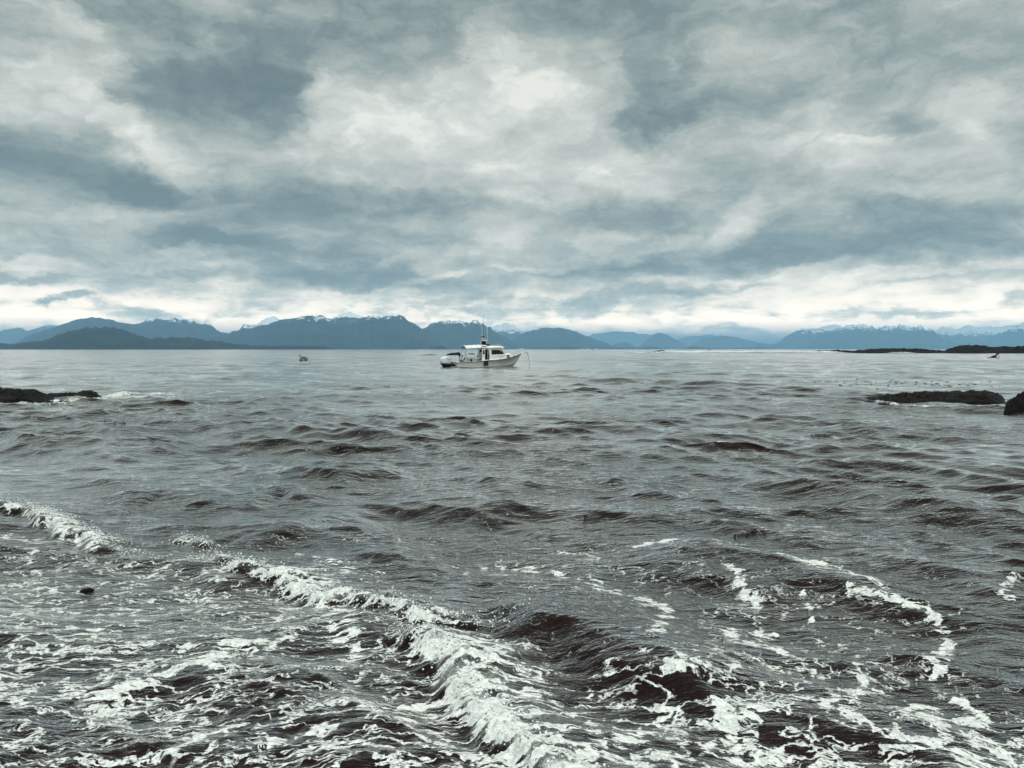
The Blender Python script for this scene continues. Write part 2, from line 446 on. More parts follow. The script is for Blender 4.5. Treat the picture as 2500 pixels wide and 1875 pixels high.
def build_water():
    O = (0.0, -2.6)
    rows, r = [], 4.9
    while r < 90000:
        rows.append(r)
        k = 0.0027 if r < 12 else (0.0034 if r < 45 else (0.0052 if r < 900 else 0.03))
        r *= 1 + k
    rr = np.array(rows)
    th = np.concatenate([np.linspace(-80, -39, 42)[:-1], np.linspace(-39, 39, 930), np.linspace(39, 80, 42)[1:]]) * math.pi / 180
    RR, TH = np.meshgrid(rr, th, indexing='ij')
    x = O[0] + RR * np.sin(TH)
    y = O[1] + RR * np.cos(TH)
    sp = np.maximum(np.gradient(rr)[:, None] * np.ones_like(TH), 0.0015 * RR)
    dist = np.hypot(x, y)
    z = np.zeros_like(x)
    ddx = np.zeros_like(x)
    ddy = np.zeros_like(x)
    # group modulation of the chop
    gmod = 0.25 + 1.6 * fbm(x * 0.16, y * 0.11, 3, 5)
    calm = np.clip((dist - 35) / 160, 0, 1)
    n = 96
    lams = np.exp(np.linspace(math.log(0.15), math.log(4.5), n)) * rng.uniform(.94, 1.06, n)
    main = math.radians(-112)                      # travelling towards the viewer and to the left
    for lam in lams:
        spread = 0.62 if lam > 1.5 else 0.85
        a0 = main + rng.normal() * spread * 0.62 + (0.35 if rng.rand() < .3 else 0)
        k = 2 * math.pi / lam
        ak = (0.030 if lam < 0.0 else (0.036 if lam < 2.4 else 0.019)) * rng.uniform(.7, 1.3)
        # keep only what the grid can carry
        rmax = lam / 2.6
        sel_rows = sp[:, sp.shape[1] // 2] < rmax
        nr = int(sel_rows.sum())
        if nr < 3:
            continue
        fade = np.clip((lam / sp[:nr] - 2.6) / 3.0, 0, 1)
        A = ak / k * fade * gmod[:nr] * (1 - .15 * calm[:nr])
        ph = k * (x[:nr] * math.cos(a0) + y[:nr] * math.sin(a0)) + rng.uniform(0, 6.283)
        # bend phases slightly so that crests wander
        ph = ph + 0.9 * np.sin(0.45 * x[:nr] * math.sin(a0) - 0.4 * y[:nr] * math.cos(a0) + rng.uniform(0, 6))
        ph = ph.astype(np.float32)
        c, s = np.cos(ph), np.sin(ph)
        z[:nr] += A * c
        ddx[:nr] -= A * s * math.cos(a0) * 1.15
        ddy[:nr] -= A * s * math.sin(a0) * 1.15
    # swell
    for lam, ak, a0 in ((7.5, .030, -1.9), (11, .022, -1.75), (17, .014, -2.1)):
        k = 2 * math.pi / lam
        ph = k * (x * math.cos(a0) + y * math.sin(a0)) + lam
        z += ak / k * np.cos(ph) * np.clip(1.3 - sp * 3 / lam, 0, 1) * np.clip(dist / 12, .2, 1)
    foam = np.zeros_like(x)
    veil = np.zeros_like(x)
    rough_h = np.zeros_like(x)
    wob = (fbm(x * 1.6, y * 1.6, 4, 31) - .5)
    wob2 = (fbm(x * 5.0, y * 5.0, 3, 37) - .5)
    lump = fbm(x * 7.0, y * 7.0, 5, 43, .62)
    lump2 = 1 - np.abs(fbm(x * 4.0, y * 4.0, 4, 44, .6) * 2 - 1)

    def window(pts, pad):
        P = np.array(pts)
        return np.where((x > P[:, 0].min() - pad) & (x < P[:, 0].max() + pad) &
                        (y > P[:, 1].min() - pad) & (y < P[:, 1].max() + pad))
    for pts, h, wf, wb, fc, fb in CRESTS:
        g = smooth_poly([gnd(*p, h * .85 + (.03 if fc > .5 else 0)) for p in pts])
        pad = 3 * max(wf, wb) + 1.0
        ij = window(g, pad)
        if len(ij[0]) == 0:
            continue
        xs, ys = x[ij], y[ij]
        wb_ = wob[ij] * (0.26 if fc > .5 else 0.5 * wf + .10)
        s, t = seg_field(xs + wb_, ys + wb_ * .6 + wob2[ij] * .12, g)
        end = np.clip(np.minimum(t, 1 - t) * 5, 0, 1)
        end = end * end * (3 - 2 * end)
        if fc > .5:
            end = np.maximum(end, np.where(t > .5, 1.0, 0.0)) if g[-1][1] < 3.6 else end
        prof = np.where(s < 0, np.exp(-(s / wf) ** 2 * np.where(s < 0, 1.2, 1)), np.exp(-(s / wb) ** 2))
        var = 0.65 + 0.7 * fbm(xs * 1.1, ys * 1.1, 2, 77)
        z[ij] += h * prof * end * var
        # trough in front
        z[ij] -= 0.22 * h * np.exp(-((s + 2.0 * wf) / (1.2 * wf)) ** 2) * end
        if fc > 0:
            fr = np.exp(-((s - .02) / (wf * 1.3 + .03)) ** 2) if fc < .5 else \
                np.where(s < 0, np.exp(-(s / (wf * 1.25)) ** 4), np.exp(-(s / (.10 + .20 * wb)) ** 2)) * (.72 + .56 * fbm(xs * 2.6, ys * 2.6, 3, 15))
            bk = fb * np.where(s > 0, np.exp(-(s / (wb * 1.3)) ** 2), np.exp(-(s / wf) ** 4))
            d = np.maximum(fc * fr, bk) * end
            foam[ij] = np.maximum(foam[ij], d)
            if fc > .5:
                veil[ij] = np.maximum(veil[ij], np.where(s > -wf, np.exp(-(np.maximum(s, 0) / (wb * 1.6)) ** 2), 0) * end)
                rough_h[ij] = np.maximum(rough_h[ij], fr * end * fc)
    for pts, w, dns in STROKES:
        if w < .5:
            w, dns = w * 1.05, dns * .98
        g = smooth_poly([gnd(*p) for p in pts])
        ij = window(g, 3 * w + .4)
        if len(ij[0]) == 0:
            continue
        far = g[0][1] > 20
        s, t = seg_field(x[ij] + wob[ij] * (0.30 if not far else 0), y[ij] + wob2[ij] * .28, g)
        var = 0.25 + 1.5 * fbm(t * 13 + w * 50, t * 0 + dns * 10, 3, 91)
        d = dns * np.exp(-(s / (w * var)) ** 2)
        foam[ij] = np.maximum(foam[ij], d)
        if far:
            z[ij] += (0.12 * w if w > 2 else .05) * np.exp(-(s / w) ** 2) * (.4 + 1.2 * lump[ij])
            rough_h[ij] = np.maximum(rough_h[ij], d * .6)
    # broad areas of worked-up foam near the shore
    def area(px, py, rx, ry, dens, ang=0.0):
        c = np.array(gnd(px, py))
        ca, sa = math.cos(ang), math.sin(ang)
        u = ((x - c[0]) * ca + (y - c[1]) * sa) / rx
        v = (-(x - c[0]) * sa + (y - c[1]) * ca) / ry
        return 1.05 * dens * np.exp(-(u * u + v * v) ** 1.5)
    patch = fbm(x * .55 + 3, y * .55, 3, 51)
    base = np.zeros_like(x)
    for a in ((250, 1500, 3.2, 2.2, .39), (620, 1640, 2.2, .9, .40), (150, 1270, 3.5, 1.6, .35), (600, 1380, 1.6, 1.4, .40),
              (1700, 1640, 3.0, .6, .46), (2150, 1640, 1.6, .6, .46), (1350, 1590, 1.0, .6, .44), (1650, 1500, 1.8, .9, .32),
              (1250, 1250, 2.2, 1.6, .22), (1700, 1350, 2.6, 1.8, .22), (700, 1180, 3, 1.5, .20), (900, 1500, 1.0, .6, .36),
              (1100, 980, 14, 5, .10), (400, 960, 7, 3, .12), (1900, 1250, 3, 2, .16)):
        base = np.maximum(base, area(*a))
    foam_b = base * (.62 + .75 * patch)
    foam = np.clip(np.maximum(foam, foam_b) + 0.12 * np.minimum(foam, foam_b), 0, 1)
    # turbulent lumps of the broken water
    z += rough_h * ((lump - .45) * .085 + (lump2 - .5) * .05)
    z += np.clip(foam - .5, 0, 1) * (lump - .5) * .02 * (dist < 14)
    # thin, bumpy sheet over cobbles in the near left corner
    cob = area(350, 1600, 2.6, 1.2, 1.0)
    z += cob * (fbm(x * 9, y * 9, 3, 61) - .5) * .035
    flow = 1 / (1 + np.exp(-(x + 0.62 * (y - 5.0) - .1) / .25))   # 0 left of the bore, 1 right of it
    # lie still far away
    P = np.stack([x + ddx, y + ddy, z], -1)
    WATER['P'], WATER['rr'], WATER['th'] = P, rr, th
    me = grid_mesh('water', P, attrs={'foam': foam, 'flow': flow, 'veil': veil})
    return me


def water_material():
    m, T = new_mat('sea_water')
    pos = T.n('ShaderNodeNewGeometry').outputs['Position']
    p2 = T.v('MULTIPLY', pos, (1, 1, 0.6))
    D = T.n('ShaderNodeAttribute', attribute_name='foam').outputs['Fac']
    flow = T.n('ShaderNodeAttribute', attribute_name='flow').outputs['Fac']
    veil = T.n('ShaderNodeAttribute', attribute_name='veil').outputs['Fac']
    wv = T.v('SUBTRACT', T.noise(p2, 2.4, 4, .55, color=True), (.5, .5, .5))
    wp = T.v('ADD', p2, T.v('SCALE', wv, scale=0.42))
    wv2 = T.v('SUBTRACT', T.noise(p2, 11.0, 3, .55, color=True), (.5, .5, .5))
    wp = T.v('ADD', wp, T.v('SCALE', wv2, scale=0.07))
    outs = []
    for angle, sc, off in ((R(-38), (0.75, 2.5, 1.0), 0), (R(48), (0.9, 1.7, 1.0), 4)):
        mp = T.n('ShaderNodeMapping', {'Vector': wp, 'Rotation': (0, 0, angle), 'Scale': sc, 'Location': (off, off, 0)}).outputs[0]
        n1 = T.noise(mp, 3.5, 5.0, .58)
        n2 = T.noise(T.v('ADD', mp, (5, 3, 1)), 3.6, 6.0, .62)
        ridge = T.m('SUBTRACT', 1.0, T.m('MULTIPLY', T.m('ABSOLUTE', T.m('SUBTRACT', n1, .5)), 11.5), clamp=True)
        blob = T.m('MULTIPLY_ADD', T.m('SUBTRACT', n2, .5), 2.2, .5, clamp=True)
        outs.append(T.m('ADD', T.m('MULTIPLY', ridge, .80), T.m('MULTIPLY', blob, .24)))
    pat = T.n('ShaderNodeMix', data_type='FLOAT')
    T.t.links.new(flow, pat.inputs[0]); T.t.links.new(outs[0], pat.inputs[2]); T.t.links.new(outs[1], pat.inputs[3])
    P = pat.outputs[0]
    fine = T.m('SUBTRACT', T.noise(p2, 16.0, 4, .65), .5)
    score = T.m('ADD', T.m('ADD', P, T.m('MULTIPLY', fine, .26)), T.m('MULTIPLY', D, 1.12))
    mask = T.step(score, 1.02, 1.14)
    # lacy break-up: thin sheets of froth with the water showing between the bubbles
    lace = T.m('ADD', T.noise(p2, 38.0, 3, .7), T.m('MULTIPLY', T.m('SUBTRACT', score, 1.08), 0.75))
    mask = T.m('MULTIPLY', mask, T.m('MULTIPLY_ADD', T.step(lace, .38, .56), .50, .50))
    # bubble holes
    vor = T.n('ShaderNodeTexVoronoi', {'Vector': p2, 'Scale': 42.0}).outputs['Distance']
    holes = T.m('MULTIPLY', T.step(vor, .36, .12), T.step(T.noise(p2, 6.0, 2, .5), .47, .66))
    mask = T.m('MULTIPLY', mask, T.m('SUBTRACT', 1.0, T.m('MULTIPLY', holes, .8)))
    # small flecks riding on the waves
    fv = T.n('ShaderNodeTexVoronoi', {'Vector': T.v('MULTIPLY', wp, (1, 1.3, 1)), 'Scale': 5.5, 'Randomness': 1.0})
    fl = T.m('MULTIPLY', T.step(fv.outputs['Distance'], .15, .09), T.step(T.noise(T.v('ADD', p2, (9, 9, 0)), .35, 3, .6), .54, .62))
    fl = T.m('MULTIPLY', fl, T.step(T.n('ShaderNodeSeparateColor', {0: fv.outputs['Color']}).outputs[0], .60, .64))
    mask = T.m('MAXIMUM', mask, T.m('MULTIPLY', fl, .85))
    # milky aerated water under and behind the foam
    soft = T.step(T.m('ADD', score, T.m('MULTIPLY', veil, .35)), 1.0, 1.40)
    body = T.ramp(T.noise(p2, .9, 4, .6), [(0.3, (.010, .0052, .0047)), (0.7, (.018, .0095, .0087))])
    body = T.mix(T.m('MULTIPLY', soft, .26), body, (.20, .23, .235, 1))
    # ripples
    rp = T.n('ShaderNodeMapping', {'Vector': pos, 'Rotation': (0, 0, R(20)), 'Scale': (.9, 3.0, 1.0)}).outputs[0]
    rp2 = T.n('ShaderNodeMapping', {'Vector': pos, 'Rotation': (0, 0, R(-18)), 'Scale': (.9, 2.6, 1.0)}).outputs[0]
    cd = T.n('ShaderNodeCameraData').outputs['View Distance'] if False else T.v('LENGTH', pos)
    ln = T.n('ShaderNodeVectorMath', {0: pos}, operation='LENGTH').outputs['Value']
    nearf = T.step(ln, 26.0, 6.0)
    midf = T.m('MULTIPLY_ADD', T.step(ln, 90.0, 14.0), .75, .25)
    farf = T.step(ln, 40.0, 160.0)
    hD = T.m('MULTIPLY', T.noise(T.v('ADD', rp, (7, 1, 3)), .42, 4, .65, .3), T.m('MULTIPLY', farf, .17))
    gust = T.m('MULTIPLY_ADD', T.step(T.noise(p2, .12, 3, .6), .35, .65), .9, .45)
    hA = T.m('MULTIPLY', T.noise(rp, 13.0, 4, .55, .6), T.m('MULTIPLY', nearf, .008))
    hB = T.m('MULTIPLY', T.noise(rp2, 4.2, 4, .6, .4), T.m('MULTIPLY', midf, .038))
    hC = T.m('MULTIPLY', T.noise(rp, 1.1, 4, .6, .2), .046)
    hgt = T.m('MULTIPLY', T.m('ADD', T.m('ADD', hA, hB), T.m('ADD', hC, hD)), gust)
    foamh = T.m('ADD', T.m('MULTIPLY', mask, .012), T.m('MULTIPLY', T.m('MULTIPLY', T.noise(p2, 30, 4, .65), mask), .022))
    b1 = T.n('ShaderNodeBump', {'Strength': 1.0, 'Distance': 1.0, 'Height': T.m('ADD', hgt, foamh)}).outputs[0]
    fcol = T.ramp(T.noise(p2, 24.0, 4, .65), [(.32, (.50, .53, .52)), (.58, (.86, .87, .83))])
    col = T.mix(mask, body, fcol)
    rough = T.m('MULTIPLY_ADD', mask, .6, .05)
    dif = T.n('ShaderNodeBsdfDiffuse', {'Color': col, 'Roughness': .3, 'Normal': b1})
    glo = T.n('ShaderNodeBsdfGlossy', {'Color': (.90, .91, .90, 1), 'Roughness': T.m('MULTIPLY_ADD', farf, .07, .04), 'Normal': b1})
    fc = T.n('ShaderNodeLayerWeight', {'Blend': .5, 'Normal': b1}).outputs['Facing']
    fr = T.m('MULTIPLY_ADD', T.m('POWER', fc, 6.2), 4.4, .003, clamp=True)
    fr = T.m('MULTIPLY', fr, T.m('SUBTRACT', 1.0, T.m('MULTIPLY', mask, .93)))
    wat = T.n('ShaderNodeMixShader', {0: fr, 1: dif.outputs[0], 2: glo.outputs[0]})
    T.n('ShaderNodeOutputMaterial', {'Surface': wat.outputs[0]})
    return m


water = link('water', build_water(), water_material())
tag(water, kind='structure')


def water_z(x, y):
    i = int(np.searchsorted(WATER['rr'], math.hypot(x, y + 2.6)))
    j = int(np.searchsorted(WATER['th'], math.atan2(x, y + 2.6)))
    sub = WATER['P'][max(0, i - 30):i + 30, max(0, j - 30):j + 30].reshape(-1, 3)
    k = np.argmin((sub[:, 0] - x) ** 2 + (sub[:, 1] - y) ** 2)
    return float(sub[k, 2])


# ------------------------------------------------------------------ land
def land_mat(name, snow_line=None, snow_amt=0.5, base=(.018, .026, .024), scale=.004):
    m, T = new_mat(name)
    pos = T.n('ShaderNodeNewGeometry')
    p = pos.outputs['Position']
    n = T.noise(p, scale, 6, .6)
    c = T.ramp(n, [(.35, tuple(v * .7 for v in base)), (.7, tuple(v * 1.5 for v in base))])
    if snow_line is not None:
        zz = T.n('ShaderNodeSeparateXYZ', {0: p}).outputs[2]
        nn = T.noise(T.v('MULTIPLY', p, (1, .4, 1.6)), .0075, 7, .68)
        up = T.n('ShaderNodeSeparateXYZ', {0: pos.outputs['Normal']}).outputs[2]
        k = T.m('DIVIDE', T.m('SUBTRACT', zz, snow_line), snow_line * .35)
        k = T.m('ADD', T.m('MULTIPLY_ADD', T.m('SUBTRACT', nn, .5), 4.2, k), T.m('MULTIPLY', T.m('SUBTRACT', up, .8), .8))
        c = T.mix(T.step(k, .9 - snow_amt, 1.05 - snow_amt), c, (.88, .9, .92, 1))
    b = T.n('ShaderNodeBsdfPrincipled', {'Base Color': c, 'Roughness': .95, 'Specular IOR Level': .1})
    T.n('ShaderNodeOutputMaterial', {'Surface': b.outputs[0]})
    return m


def massif(name, prof, D, depth, mat, seed=0, jag=0.0, nu=360, nv=40, spur=.5, jagf=1.0, under=None, skew=.5, smooth=True):
    """terrain whose skyline (seen from the shore) follows prof; D = distance of the ridge"""
    pts = [plane_at(px, py, D) for px, py in prof]
    xs = np.array([p[0] for p in pts])
    zs = np.maximum(np.array([p[1] for p in pts]), 0)
    o = np.argsort(xs)
    xs, zs = xs[o], zs[o]
    u = np.linspace(xs[0], xs[-1], nu)
    h = np.interp(u, xs, zs)
    # round the corners of the interpolation
    ker = np.hanning(5); ker /= ker.sum()
    h = np.convolve(np.pad(h, 2, mode='edge'), ker, 'valid')
    W_ = xs[-1] - xs[0]
    hm = zs.max()
    cell = W_ / nu
    h = h + 4.5 * jag * hm * (fbm(u / (cell * 16) * jagf, u * 0 + seed, 5, seed, .6) - .5) * 2 * np.clip(h / hm * 3, 0, 1)
    v = np.linspace(0, 1, nv)
    U, V = np.meshgrid(u, v)
    c = np.where(V < skew, V / skew, (1 - V) / (1 - skew))
    shape = np.clip(c, 0, 1) ** 0.75
    Hh = np.tile(h, (nv, 1))
    # spurs and gullies running down from the ridge
    sc = max(hm * 1.1, 1e-3)
    r1 = fbm(U / sc + seed * 3.3, V * depth / sc * .55 + seed, 5, seed + 3, .55, ridged=True)
    mid = (1 - shape) * shape * 4
    Z = Hh * shape * (1 + spur * (r1 - .6) * mid)
    lowv = -0.02 * hm - .3 if under is None else -under
    Z[0, :] = lowv
    Z[-1, :] = lowv
    Z = Z + lowv * (1 - np.clip(shape * 4, 0, 1))
    Y = D + (V - skew) * depth + (fbm(U / sc * .6, V * 2, 3, seed + 9) - .5) * depth * .25
    X = U * (Y / D)                                 # keeps flanks behind their own part of the ridge
    P = np.stack([X, Y, Z], -1)
    me = grid_mesh(name, P, smooth=smooth)
    ob = link(name, me, mat)
    return tag(ob, kind='structure')


green = land_mat('forest', None, base=(.016, .022, .022))
m_snow_c = land_mat('forest_snow_centre', 470, .62)
m_snow_c2 = land_mat('forest_snow_mid', 430, .55)
m_snow_r = land_mat('forest_snow_right', 600, 1.0)
m_snow_far = land_mat('snow_far', 560, 1.2)
m_left = land_mat('forest_left', 560, .15)

# nearest forested island on the left
massif('island', [(-260, 745), (-60, 742), (20, 742), (60, 740), (100, 732), (140, 717), (175, 709), (210, 706), (245, 706),
                  (265, 710), (300, 723), (330, 730), (400, 728), (440, 733), (480, 737), (520, 744), (580, 746), (640, 747), (690, 747), (718, 752), (725, 755)],
       5600, 1500, green, 3, .020, 520, 30, jagf=3)
massif('island', [(120, 754), (150, 744), (300, 743), (350, 745), (395, 748), (430, 744), (445, 745), (470, 754)], 4700, 500, green, 5, .05, 300, 20, jagf=3)
# left range, partly in cloud
massif('mountain', [(20, 754), (45, 733), (60, 725), (100, 712), (150, 692), (175, 685), (200, 683), (240, 690), (300, 700), (340, 712), (390, 708),
                    (440, 720), (520, 740), (560, 754)], 13500, 5000, m_left, 11, .012)
massif('mountain', [(180, 754), (260, 715), (310, 692), (350, 686), (380, 688), (420, 694), (455, 705), (480, 717), (560, 735), (640, 754)],
       14500, 5000, land_mat('forest_left_snow', 520, .7), 12, .02)
massif('mountain', [(-400, 720), (-150, 705), (-60, 722), (0, 715), (40, 708), (60, 714), (100, 701), (140, 704), (180, 716), (260, 740), (300, 754)], 24000, 5000,
       land_mat('snow_far_left', 640, .45), 13, .02)
# snowy peak behind
massif('mountain', [(430, 754), (470, 725), (500, 712), (530, 703), (555, 700), (565, 689), (580, 681), (592, 683), (605, 692), (640, 700), (720, 720), (800, 754)],
       17000, 4500, land_mat('snow_peak', 560, 1.2), 14, .03)
massif('mountain', [(600, 754), (690, 690), (725, 684), (738, 676), (748, 674), (760, 674), (775, 678), (800, 690), (900, 754)], 16000, 4000,
       land_mat('snow_peak_two', 600, 1.4), 15, .012)
# central mountain
massif('mountain', [(380, 754), (430, 742), (480, 722), (520, 714), (560, 705), (600, 694), (625, 687), (655, 681), (690, 678), (715, 685), (740, 683), (770, 684), (800, 682),
                    (825, 683), (838, 679), (852, 676), (862, 679), (885, 694), (915, 712), (945, 735), (965, 746), (990, 754)], 11800, 5200, m_snow_c, 21, .016, 620, 60)
massif('mountain', [(840, 754), (890, 720), (925, 703), (940, 694), (955, 689), (975, 693), (1000, 694), (1015, 694), (1030, 691), (1045, 698), (1060, 709), (1085, 723), (1110, 740), (1135, 752), (1140, 755)],
       14000, 4200, m_snow_c2, 23, .02, 420, 50)
massif('mountain', [(1000, 754), (1050, 712), (1075, 701), (1095, 699), (1110, 703), (1130, 711), (1150, 707), (1175, 712), (1220, 716), (1300, 735), (1340, 754)],
       22000, 5000, m_snow_far, 24, .03)
massif('mountain', [(1060, 754), (1100, 735), (1130, 720), (1155, 711), (1180, 707), (1215, 708), (1240, 714), (1270, 728), (1310, 742), (1340, 752), (1350, 755)], 17500, 4500, green, 25, .010)
massif('mountain', [(1220, 754), (1280, 720), (1340, 715), (1400, 722), (1460, 735), (1500, 752)], 40000, 5000, green, 26, .02)
massif('mountain', [(1310, 754), (1330, 742), (1350, 738), (1365, 743), (1380, 755)], 22000, 2500, green, 27, .01, 120, 20)
massif('mountain', [(1365, 755), (1380, 748), (1400, 732), (1415, 720), (1425, 718), (1438, 721), (1455, 731), (1475, 742), (1490, 755)], 25000, 3500, green, 28, .01, 200, 30)
massif('mountain', [(1400, 755), (1450, 736), (1480, 728), (1530, 722), (1560, 728), (1600, 745), (1620, 755)], 38000, 3500, green, 29, .015)
massif('mountain', [(1480, 755), (1500, 740), (1520, 730), (1560, 724), (1600, 731), (1630, 738), (1665, 745), (1690, 755)], 26500, 3500, green, 30, .015)
massif('mountain', [(1600, 755), (1630, 746), (1645, 740), (1665, 744), (1690, 742), (1700, 755)], 21500, 2500, green, 31, .02, 160, 20)
# right range
massif('mountain', [(1640, 755), (1675, 742), (1692, 729), (1715, 716), (1740, 709), (1768, 705), (1790, 702), (1815, 704), (1850, 716), (1900, 755)],
       25000, 4500, m_snow_r, 41, .02, 260, 50)
massif('mountain', [(1735, 755), (1752, 738), (1768, 723), (1790, 713), (1812, 708), (1835, 701), (1855, 698), (1875, 703), (1895, 705), (1920, 701),
                    (1950, 702), (1975, 703), (2000, 710), (2030, 724), (2060, 742), (2080, 755)], 22000, 6000, m_snow_r, 33, .03, 520, 60)
massif('mountain', [(1900, 755), (1990, 715), (2030, 711), (2060, 708), (2100, 705), (2120, 708), (2150, 709), (2175, 700), (2195, 702), (2260, 705), (2400, 730), (2500, 755)],
       27000, 6000, land_mat('snow_far_right', 600, 1.35), 34, .03)
massif('mountain', [(2080, 755), (2120, 740), (2150, 725), (2185, 708), (2212, 697), (2260, 690), (2330, 705), (2500, 740), (2600, 755)], 24000, 5000,
       land_mat('snow_right_edge', 640, 1.0), 35, .02)
massif('mountain', [(1930, 755), (1975, 742), (2000, 728), (2025, 735), (2060, 745), (2100, 755)], 20500, 2500, green, 36, .015, 200, 20)
# low islands along the far shore
for i, (pr, D) in enumerate([
        ([(715, 754), (740, 749), (757, 746), (775, 751), (800, 752), (812, 754)], 8200),
        ([(825, 754), (870, 748), (905, 747), (925, 752), (940, 754)], 9000),
        ([(928, 754), (945, 746), (958, 747), (968, 754)], 7400),
        ([(880, 754), (950, 749), (1050, 751), (1200, 750), (1300, 751), (1420, 751), (1435, 754)], 12500),
        ([(1190, 754), (1208, 750), (1222, 748), (1245, 751), (1262, 754)], 11000),
        ([(1365, 754), (1400, 749), (1440, 752), (1450, 754)], 13500),
        ([(1475, 754), (1492, 748), (1510, 749), (1530, 752), (1545, 754)], 13500),
        ([(1440, 754), (1550, 751), (1640, 752), (1690, 753), (1700, 754)], 15500),
        ([(1690, 754), (1780, 750), (1830, 751), (1900, 751), (1905, 754)], 17000),
        ([(1895, 754), (1940, 750), (1970, 748), (2050, 750), (2110, 754)], 18000),
        ([(2160, 754), (2260, 748), (2400, 750), (2500, 754)], 16000)]):
    massif('island', pr, D, 500, green, 50 + i, .12, 180, 14, jagf=3)

# ------------------------------------------------------------------ air
hz_m, T = new_mat('haze')
pv = T.n('ShaderNodeVolumePrincipled', {'Color': (.35, .65, .92, 1), 'Density': 5.6e-5, 'Anisotropy': 0.0})
T.n('ShaderNodeOutputMaterial', {'Volume': pv.outputs[0]})
HX, HY0, HY1, HZ0, HZ1 = 91000, -91000, 91000, -30.0, 1000.0
vs = [(-HX, HY0, HZ0), (HX, HY0, HZ0), (HX, HY1, HZ0), (-HX, HY1, HZ0), (-HX, HY0, HZ1), (HX, HY0, HZ1), (HX, HY1, HZ1), (-HX, HY1, HZ1)]
fs = [(3, 2, 1, 0), (4, 5, 6, 7), (0, 1, 5, 4), (1, 2, 6, 5), (2, 3, 7, 6), (3, 0, 4, 7)]
hme = bpy.data.meshes.new('haze')
hme.from_pydata(vs, [], fs)
tag(link('haze', hme, hz_m), kind='stuff')

# ------------------------------------------------------------------ materials of the objects
rock_m, T = new_mat('wet_rock')
rp_ = T.n('ShaderNodeNewGeometry').outputs['Position']
rn = T.noise(rp_, 1.3, 7, .7)
rc = T.ramp(rn, [(.36, (.002, .0012, .001)), (.54, (.006, .004, .0035)), (.72, (.024, .018, .015))])
rb_ = T.n('ShaderNodeBump', {'Strength': .8, 'Distance': .12, 'Height': T.noise(rp_, 6.0, 6, .7)}).outputs[0]
rbs = T.n('ShaderNodeBsdfPrincipled', {'Base Color': rc, 'Roughness': .55, 'Specular IOR Level': .08, 'Normal': rb_})
T.n('ShaderNodeOutputMaterial', {'Surface': rbs.outputs[0]})

gel = simple_mat('gelcoat', (.80, .79, .73), .28, var=.05, coat=.2)
hullm = simple_mat('hull_gelcoat', (.74, .74, .70), .30, var=.07, scale=1.5, coat=.2)
white = simple_mat('white_paint', (.80, .80, .76), .35, var=.05)
canvas = simple_mat('canvas', (.74, .74, .70), .85, var=.10, scale=3)
black = simple_mat('black_rubber', (.005, .004, .004), .5, spec=.2)
darkg = simple_mat('dark_grey', (.022, .018, .018), .5, var=.25, spec=.3)
glassm = simple_mat('dark_glass', (.004, .003, .003), .12, spec=.15)
steel = simple_mat('steel', (.62, .63, .62), .25, .9)
ropem = simple_mat('rope', (.03, .028, .028), .8)
cowl = simple_mat('engine_cowl', (.66, .71, .73), .22, var=.04, coat=.4)
weedm = simple_mat('seaweed', (.030, .012, .007), .45, var=.4, scale=40)
woodm = simple_mat('driftwood', (.012, .008, .007), .8, var=.4)


